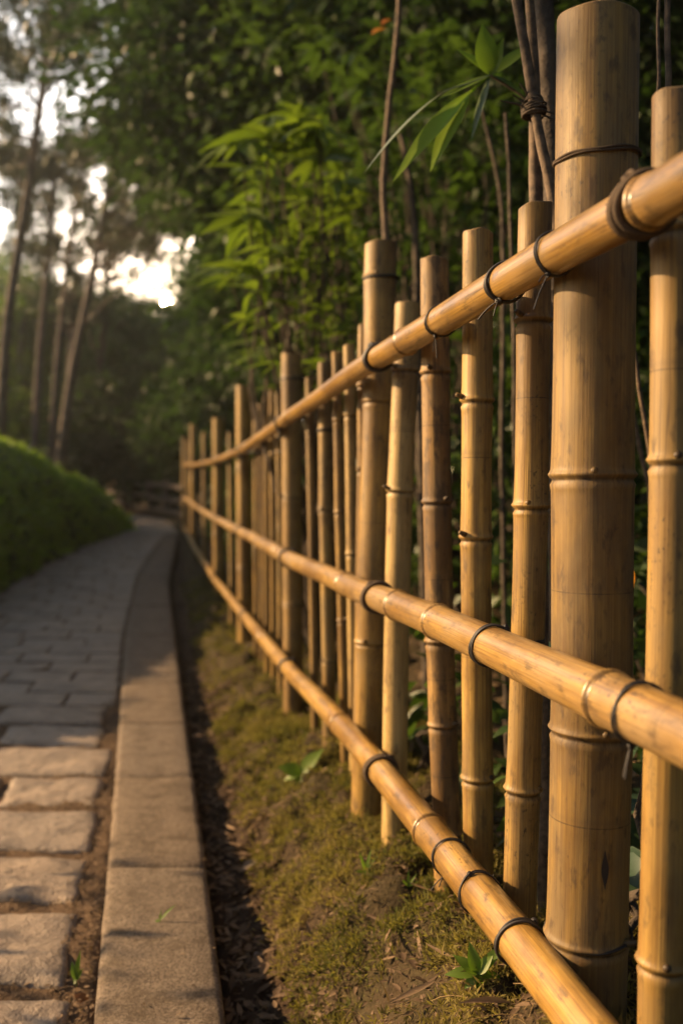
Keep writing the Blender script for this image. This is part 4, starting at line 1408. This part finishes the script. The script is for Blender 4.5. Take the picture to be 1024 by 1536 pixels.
# near sprig with big lance leaves
def near_sprig():
    d = 1.95
    c = np.array(img(735, 113, d))
    t = thing('leafy_sapling', 'slender sapling bearing a whorl of long pointed leaves left of the dry stems', 'sapling', (0.62, 2.05, gz(0.62, 2.05)))
    b = Bag()
    V, F = tube(np.array([img(865, 700, 2.05), img(858, 500, 2.05), img(850, 330, 2.03), img(842, 230, 2.0), img(810, 165, d), img(775, 138, d), img(735, 113, d)]), [0.007, 0.006, 0.005, 0.004, 0.0035, 0.003, 0.0025], 6)
    b.add(V, F)
    V, F = tube(np.array([(0.62, 2.05, gz(0.62, 2.05) - 0.05), img(870, 1000, 2.05), img(865, 700, 2.05)]), [0.009, 0.008, 0.007], 6); b.add(V, F)
    b.obj('stem', [TWIG], t, tuple(c))
    L = [((706, 136), (583, 258), 34, LEAF_SPRIG, 0.10, (-.45, -.8, .4)), ((702, 142), (640, 250), 34, LEAF_SPRIG, 0.08, (-.55, -.8, .3)),
         ((664, 138), (534, 241), 20, LEAF_SHEEN, 0.12, (-.3, -.25, .9)), ((735, 113), (686, 66), 18, LEAF_SPRIG, 0.1, (.2, -.8, .5)),
         ((735, 113), (722, 36), 34, LEAF_BRIGHT, 0.1, (-.3, -.9, .2)), ((735, 113), (757, 58), 20, LEAF_BRIGHT, -0.1, (-.3, -.9, .2)),
         ((735, 113), (706, 212), 20, LEAF_MID, 0.0, (-.8, -.5, .2)), ((735, 113), (802, 58), 20, LEAF_BRIGHT, 0.1, (.1, -.8, .5)),
         ((735, 113), (650, 148), 20, LEAF_BRIGHT, 0.05, (0, -.6, .7)), ((735, 113), (792, 132), 16, LEAF_MID, 0.2, (0, -.5, .9))]
    for (b0, t0, wpx, mat, curl, nn) in L:
        A = np.array(img(*b0, d)); B = np.array(img(*t0, d + random.uniform(-0.05, 0.03)))
        ln = np.linalg.norm(B - A)
        V, F, lv = leafset(A[None], (B - A)[None], np.array([nn]), ln, wpx * d / FPX, 8, curl, 0.25, 0.8)
        bb = Bag().add(V, F, 0, lv=lv)
        if np.linalg.norm(A - c) > 0.01:
            V, F = tube(bent(c, A, 5, 0.004, wpx), 0.0016, 5); bb.add(V, F, 0, lv=0.5)
        bb.obj('leaf', [mat], t, tuple(A))
near_sprig()

def stem(name, label, cat, picks, rads, mat, group=None, ground=True, seed=0):
    P = [img(px, py, d) for px, py, d in picks]
    P = np.array(P)
    rads = list(rads)
    if ground:
        g = gz(P[-1][0], P[-1][1])
        P = np.vstack([P, [P[-1][0] + 0.02, P[-1][1], g - 0.05]]); rads.append(rads[-1])
    s0 = np.concatenate([[0], np.cumsum(np.linalg.norm(np.diff(P, axis=0), axis=1))])
    ss = np.linspace(0, s0[-1], 40)
    Q = np.stack([np.interp(ss, s0, P[:, k]) for k in range(3)], -1)
    for _ in range(2):
        Q[1:-1] = 0.5 * Q[1:-1] + 0.25 * (Q[2:] + Q[:-2])
    Q += np.array([[0.004 * noise.noise(Vector((q * 9, seed, 1))), 0.004 * noise.noise(Vector((q * 9, seed, 5))), 0] for q in ss])
    r = np.interp(ss, s0, rads)
    r = r * (1 + 0.10 * np.array([noise.noise(Vector((q * 25, seed, 3))) for q in ss]))
    V, F = tube(Q, r, 9)
    b = Bag().add(V, F)
    return b, Q, name, label, cat, mat, group

def put(bundle, extra=None):
    b, Q, name, label, cat, mat, group = bundle
    if extra: extra(b, Q)
    o = b.obj(name, [mat], None, tuple(Q[-1]))
    return tag(o, label, cat, group)

put(stem('dry_stem', 'dry brown stem left of the pair crossing at a knot above the fence', 'stem', [(768, -40, 1.62), (785, 60, 1.62), (800, 160, 1.62), (816, 230, 1.62), (832, 330, 1.62), (846, 480, 1.62)], [0.0085, 0.0085, 0.009, 0.009, 0.010, 0.011], TWIG, 'dry stems above the fence', seed=1))
put(stem('dry_stem', 'dry brown stem right of the pair crossing at a knot above the fence', 'stem', [(790, -40, 1.66), (799, 60, 1.66), (803, 150, 1.66), (801, 240, 1.66), (803, 330, 1.66), (805, 480, 1.66)], [0.008, 0.0085, 0.010, 0.011, 0.013, 0.013], TWIG, 'dry stems above the fence', seed=2))
put(stem('dry_stem', 'thick dark stem behind the knotted pair, touching the thickest post', 'stem', [(812, -40, 1.85), (822, 100, 1.85), (828, 240, 1.85), (832, 480, 1.85)], [0.018, 0.019, 0.02, 0.021], BARK, 'dry stems above the fence', seed=3))
put(stem('thin_stem', 'thin stem rising behind the right-hand nearest paling, left of its twin', 'stem', [(992, -40, 1.5), (986, 60, 1.5), (983, 200, 1.5), (982, 420, 1.5)], [0.003, 0.003, 0.0035, 0.004], TWIG, 'thin stems over the nearest paling', seed=4))
put(stem('thin_stem', 'thicker twin stem rising behind the nearest paling at the right edge', 'stem', [(1001, -40, 1.5), (1000, 80, 1.5), (999, 200, 1.5), (1004, 420, 1.5)], [0.0045, 0.005, 0.005, 0.006], TWIG, 'thin stems over the nearest paling', seed=5))
put(stem('sapling_stem', 'bare sapling stem rising behind the tall post with a dark band', 'sapling', [(602, -30, 3.2), (592, 90, 3.2), (580, 190, 3.2), (573, 280, 3.2), (580, 370, 3.2), (585, 560, 3.2)], [0.009, 0.010, 0.011, 0.012, 0.013, 0.014], TWIG, 'bare saplings behind the fence', seed=6))
put(stem('sapling_stem', 'bare sapling behind the dark stained paling, right of the banded post', 'sapling', [(600, 200, 4.0), (615, 260, 4.0), (624, 360, 4.0), (628, 560, 4.0), (635, 800, 4.0)], [0.010, 0.013, 0.016, 0.02, 0.022], BARK, 'bare saplings behind the fence', seed=7))
put(stem('sapling_stem', 'bare sapling in the gap left of the knotted dry stems', 'sapling', [(720, 150, 3.2), (738, 230, 3.2), (752, 290, 3.2), (756, 420, 3.2), (752, 640, 3.2)], [0.005, 0.006, 0.007, 0.008, 0.009], BARK, 'bare saplings behind the fence', seed=8))
put(stem('sapling_stem', 'thinner bare sapling seen past the left of the knotted dry stems', 'sapling', [(758, 170, 2.6), (762, 200, 2.6), (764, 300, 2.6), (770, 500, 2.6)], [0.005, 0.005, 0.0055, 0.006], BARK, 'bare saplings behind the fence', seed=9))
put(stem('sapling_stem', 'slanting bare stem between the thickest post and the nearest paling', 'sapling', [(944, 480, 2.0), (955, 560, 2.0), (968, 640, 2.0), (985, 760, 2.0)], [0.004, 0.005, 0.005, 0.006], TWIG, 'bare saplings behind the fence', seed=10))
put(stem('sapling_stem', 'thicker slanting stem low between the thickest post and the nearest paling', 'sapling', [(938, 560, 2.3), (952, 640, 2.3), (970, 720, 2.3), (990, 860, 2.3)], [0.005, 0.006, 0.006, 0.007], TWIG, 'bare saplings behind the fence', seed=11))

# the knot of dry tendrils on the crossing stems
def knot():
    c = np.array(img(800, 162, 1.63))
    b = Bag()
    for q in range(9):
        th = np.linspace(0, 2 * math.pi, 20, endpoint=False)
        tilt = random.uniform(-0.6, 0.6)
        r = random.uniform(0.014, 0.021)
        pts = c + np.stack([r * np.cos(th), r * 1.2 * np.sin(th), tilt * r * np.cos(th + q) + random.uniform(-0.012, 0.012) * np.ones(20)], -1)
        V, F = tube(pts, random.uniform(0.0014, 0.0028), 5, True); b.add(V, F)
    for (dx, dz, ln) in [(-0.028, 0.035, 1), (-0.04, 0.015, 1), (-0.012, 0.045, 1), (0.05, -0.03, 1), (0.035, -0.012, 1), (-0.06, 0.01, 1), (0.02, -0.06, 1)]:
        e = c + np.array([dx, random.uniform(-0.02, 0.0), dz])
        V, F = tube(bent(c, e, 6, 0.006, dx * 90), np.linspace(0.0028, 0.0012, 6), 5); b.add(V, F)
    tag(b.obj('vine_knot', [BARK], None, tuple(c)), 'tangled dry vine knotted round the crossing stems beside the thickest post', 'vine')
knot()

# hanging and fallen leaves one can pick out
def single_leaf(label, px, py, d, tip, wpx, mat, group, on_gnd=False, nn=(0, -.5, .9), curl=0.3, name='fallen_leaf', cat='leaf'):
    if on_gnd:
        A = at(px, py, 1.0); r_ = ray(px, py); t_ = 0.5
        while t_ < 12 and CAM_Z + r_.z * t_ > ground_z(r_.x * t_, t_)[0] + 0.012:
            t_ += 0.004
        d = t_
    A = np.array(img(px, py, d)); B = np.array(img(tip[0], tip[1], d))
    if on_gnd:
        B = B + np.array([0, (py - tip[1]) / 1400 * d * 1.2, 0])
    ln = np.linalg.norm(B - A)
    V, F, lv = leafset(A[None], (B - A)[None], np.array([nn]), ln, wpx * d / FPX, 7, curl, 0.45, 0.9)
    o = Bag().add(V, F, 0, lv=lv).obj(name, [mat], None, tuple(A))
    return tag(o, label, cat, group)

LEAF_GREY = make_leaf('leaf_grey', (0.16, 0.13, 0.10), (0.34, 0.29, 0.24), 0.1, 0.8, 0.2)
LEAF_RUST = make_leaf('leaf_rust', (0.13, 0.055, 0.02), (0.24, 0.11, 0.045), 0.2, 0.7, 0.2)
G = 'fallen leaves in the gutter'
single_leaf('long curled brown leaf lying in the gutter', 412, 1438, 1, (456, 1505), 22, LEAF_RUST, G, True)
single_leaf('pale grey pointed leaf in the gutter by the kerb', 382, 1428, 1, (404, 1446), 22, LEAF_GREY, G, True)
single_leaf('tan leaf at the foot of the moss near the lit end of the gutter', 368, 1250, 1, (384, 1228), 12, LEAF_STRAW, G, True)
single_leaf('grey leaf half way along the gutter', 362, 1305, 1, (386, 1290), 13, LEAF_GREY, G, True)
single_leaf('narrow grey leaf pointing along the gutter', 412, 1385, 1, (430, 1420), 12, LEAF_GREY, G, True)
single_leaf('brown leaf lying in the paving gap beside the kerb', 112, 1492, 1, (140, 1500), 16, LEAF_RUST, G, True)
single_leaf('dry orange leaf hanging between the thickest post and the nearest paling', 944, 850, 1.9, (956, 880), 8, LEAF_ORANGE, None, name='hanging_leaf')
single_leaf('brown leaf lying behind the foot of the thickest post', 940, 1448, 1.5, (965, 1452), 14, LEAF_RUST, None, False)
single_leaf('left one of two orange leaves high in the dark canopy', 557, 52, 4.0, (576, 36), 14, LEAF_ORANGE, 'orange leaves in the canopy', name='hanging_leaf')
single_leaf('right one of two orange leaves high in the dark canopy', 572, 38, 4.0, (584, 24), 12, LEAF_ORANGE, 'orange leaves in the canopy', name='hanging_leaf')

def seedling(label, px, py, leaves, mat, hgt=0.03, on=None, group='seedlings on the bank'):
    r_ = ray(px, py); t_ = 0.5
    zf = on or (lambda x, y: ground_z(x, y)[0])
    while t_ < 12 and CAM_Z + r_.z * t_ > zf(r_.x * t_, t_):
        t_ += 0.004
    B0 = np.array([r_.x * t_, t_, zf(r_.x * t_, t_)])
    d = t_
    t = thing('seedling', label, 'seedling', tuple(B0), group)
    c = B0 + np.array([0, 0, hgt])
    V, F = tube(bent(B0 - [0, 0, 0.01], c, 5, 0.004, px), 0.0013, 5)
    Bag().add(V, F, 0, lv=0.3).obj('stem', [mat], t, tuple(B0))
    for (dx, dy, wpx) in leaves:
        s = d / FPX
        e = np.array([dx * s, random.uniform(-0.4, 0.3) * abs(dx) * s, -dy * s])
        ln = np.linalg.norm(e)
        V, F, lv = leafset(c[None], e[None], np.array([[random.uniform(-.3, .1), -0.55, 0.8]]), ln, wpx * s, 6, random.uniform(0.05, 0.3), 0.3, 0.75)
        Bag().add(V, F, 0, lv=lv).obj('leaf', [mat], t, tuple(c))
seedling('broad two leafed seedling on the lit moss left of the lowest rail', 452, 1180, [(-34, -14, 26), (-10, 14, 20), (28, -40, 24), (-30, 8, 14)], LEAF_BRIGHT, 0.035)
seedling('leafy seedling in the bottom right corner below the lowest rail', 715, 1500, [(-48, -4, 20), (-32, -28, 18), (-10, -44, 20), (22, -30, 20), (44, -46, 18), (10, 28, 20), (-20, 22, 16), (40, 4, 16)], LEAF_BRIGHT, 0.03)
seedling('grassy seedling on the bank under the dark stained paling', 548, 1318, [(-16, -4, 6), (-8, -30, 5), (6, -34, 6), (18, -26, 5), (22, -4, 5)], LEAF_BRIGHT, 0.012)
seedling('small grass tuft on the bank below the palings', 612, 1338, [(-12, -14, 4), (0, -26, 4), (10, -20, 4), (16, -8, 4)], LEAF_BRIGHT, 0.008)
seedling('small light green seedling in the joint between paving stones and kerb', 115, 1480, [(-8, -26, 10), (4, -44, 10), (10, -20, 8), (-6, 4, 10)], LEAF_BRIGHT, 0.012, None, 'seedlings in the path')
seedling('tiny yellow sprig lying on the kerb', 240, 1384, [(-10, 2, 5), (8, -10, 4), (20, -24, 5), (2, -16, 3)], LEAF_BRIGHT, 0.004, lambda x, y: float(zkerb(y)), 'seedlings in the path')

# ------------------------------------------------------------------ the old wooden fence at the bend
def far_fence():
    R0, L0 = Vector((-3.0, 17.6)), Vector((-6.3, 26.0))
    t = thing('wooden_fence', 'low weathered log fence at the bend beyond the bamboo fence', 'fence', (R0.x, R0.y, float(zpath(17.6))))
    def gp(f):
        p = R0.lerp(L0, f)
        return p.x, p.y, float(zpath(p.y))
    for h, rr in ((0.62, 0.05), (0.36, 0.05), (0.09, 0.06)):
        pts = []
        for f in np.linspace(-0.05, 1.15, 20):
            x, y, z = gp(f)
            pts.append((x, y, z + h + 0.02 * math.sin(f * 9 + h * 9)))
        V, F = tube(np.array(pts), rr, 10)
        Bag().add(V, F).obj('rail', [WOOD], t, pts[0])
    for f in np.linspace(0, 1.1, 6):
        x, y, z = gp(f)
        V, F = tube(np.array([(x + 0.07, y + 0.07, z - 0.2), (x + 0.07, y + 0.07, z + 0.3), (x + 0.07, y + 0.07, z + 0.72), (x + 0.07, y + 0.07, z + 0.76)]), [0.08, 0.078, 0.075, 0.03], 10)
        Bag().add(V, F).obj('post', [WOOD], t, (x, y, z))
far_fence()

# ------------------------------------------------------------------ the low sun seen through the trees
ms = Mat('sun_glow')
em = ms.n('Emission', None, Color=(1.0, 0.62, 0.27, 1), Strength=8000.0)
SUNM = ms.done(em)
def sun_disc():
    c = Vector(img(252, 457, 220.0))
    b = Bag()
    th = np.linspace(0, 2 * math.pi, 24, endpoint=False)
    ph = np.linspace(0.05, math.pi - 0.05, 13)
    V = np.array([[np.array(c) + 1.15 * np.array([math.sin(p) * math.cos(t), math.sin(p) * math.sin(t), math.cos(p)]) for t in th] for p in ph])
    i = np.arange(12)[:, None]; j = np.arange(24)[None]; j2 = (j + 1) % 24
    F = np.stack(np.broadcast_arrays(i * 24 + j, i * 24 + j2, (i + 1) * 24 + j2, (i + 1) * 24 + j), -1).reshape(-1, 4)
    b.add(V, F)
    tag(b.obj('sun', [SUNM], None, tuple(c)), kind='structure')
sun_disc()

# ------------------------------------------------------------------ evening haze
def haze():
    m = bpy.data.materials.new('haze_air')
    m.use_nodes = True
    nt = m.node_tree
    nt.nodes.clear()
    out = nt.nodes.new('ShaderNodeOutputMaterial')
    v = nt.nodes.new('ShaderNodeVolumePrincipled')
    v.inputs['Color'].default_value = (0.90, 0.93, 0.88, 1)
    v.inputs['Density'].default_value = 0.0022
    v.inputs['Anisotropy'].default_value = 0.75
    nt.links.new(v.outputs[0], out.inputs['Volume'])
    x0, x1, y0, y1, z0, z1 = -80, 80, -7, 103, -1.3, 16.5
    V = [(x0, y0, z0), (x1, y0, z0), (x1, y1, z0), (x0, y1, z0), (x0, y0, z1), (x1, y0, z1), (x1, y1, z1), (x0, y1, z1)]
    F = [(0, 3, 2, 1), (4, 5, 6, 7), (0, 1, 5, 4), (1, 2, 6, 5), (2, 3, 7, 6), (3, 0, 4, 7)]
    o = Bag().add(V, F).obj('haze', [m], smooth=False)
    tag(o, kind='stuff')
haze()
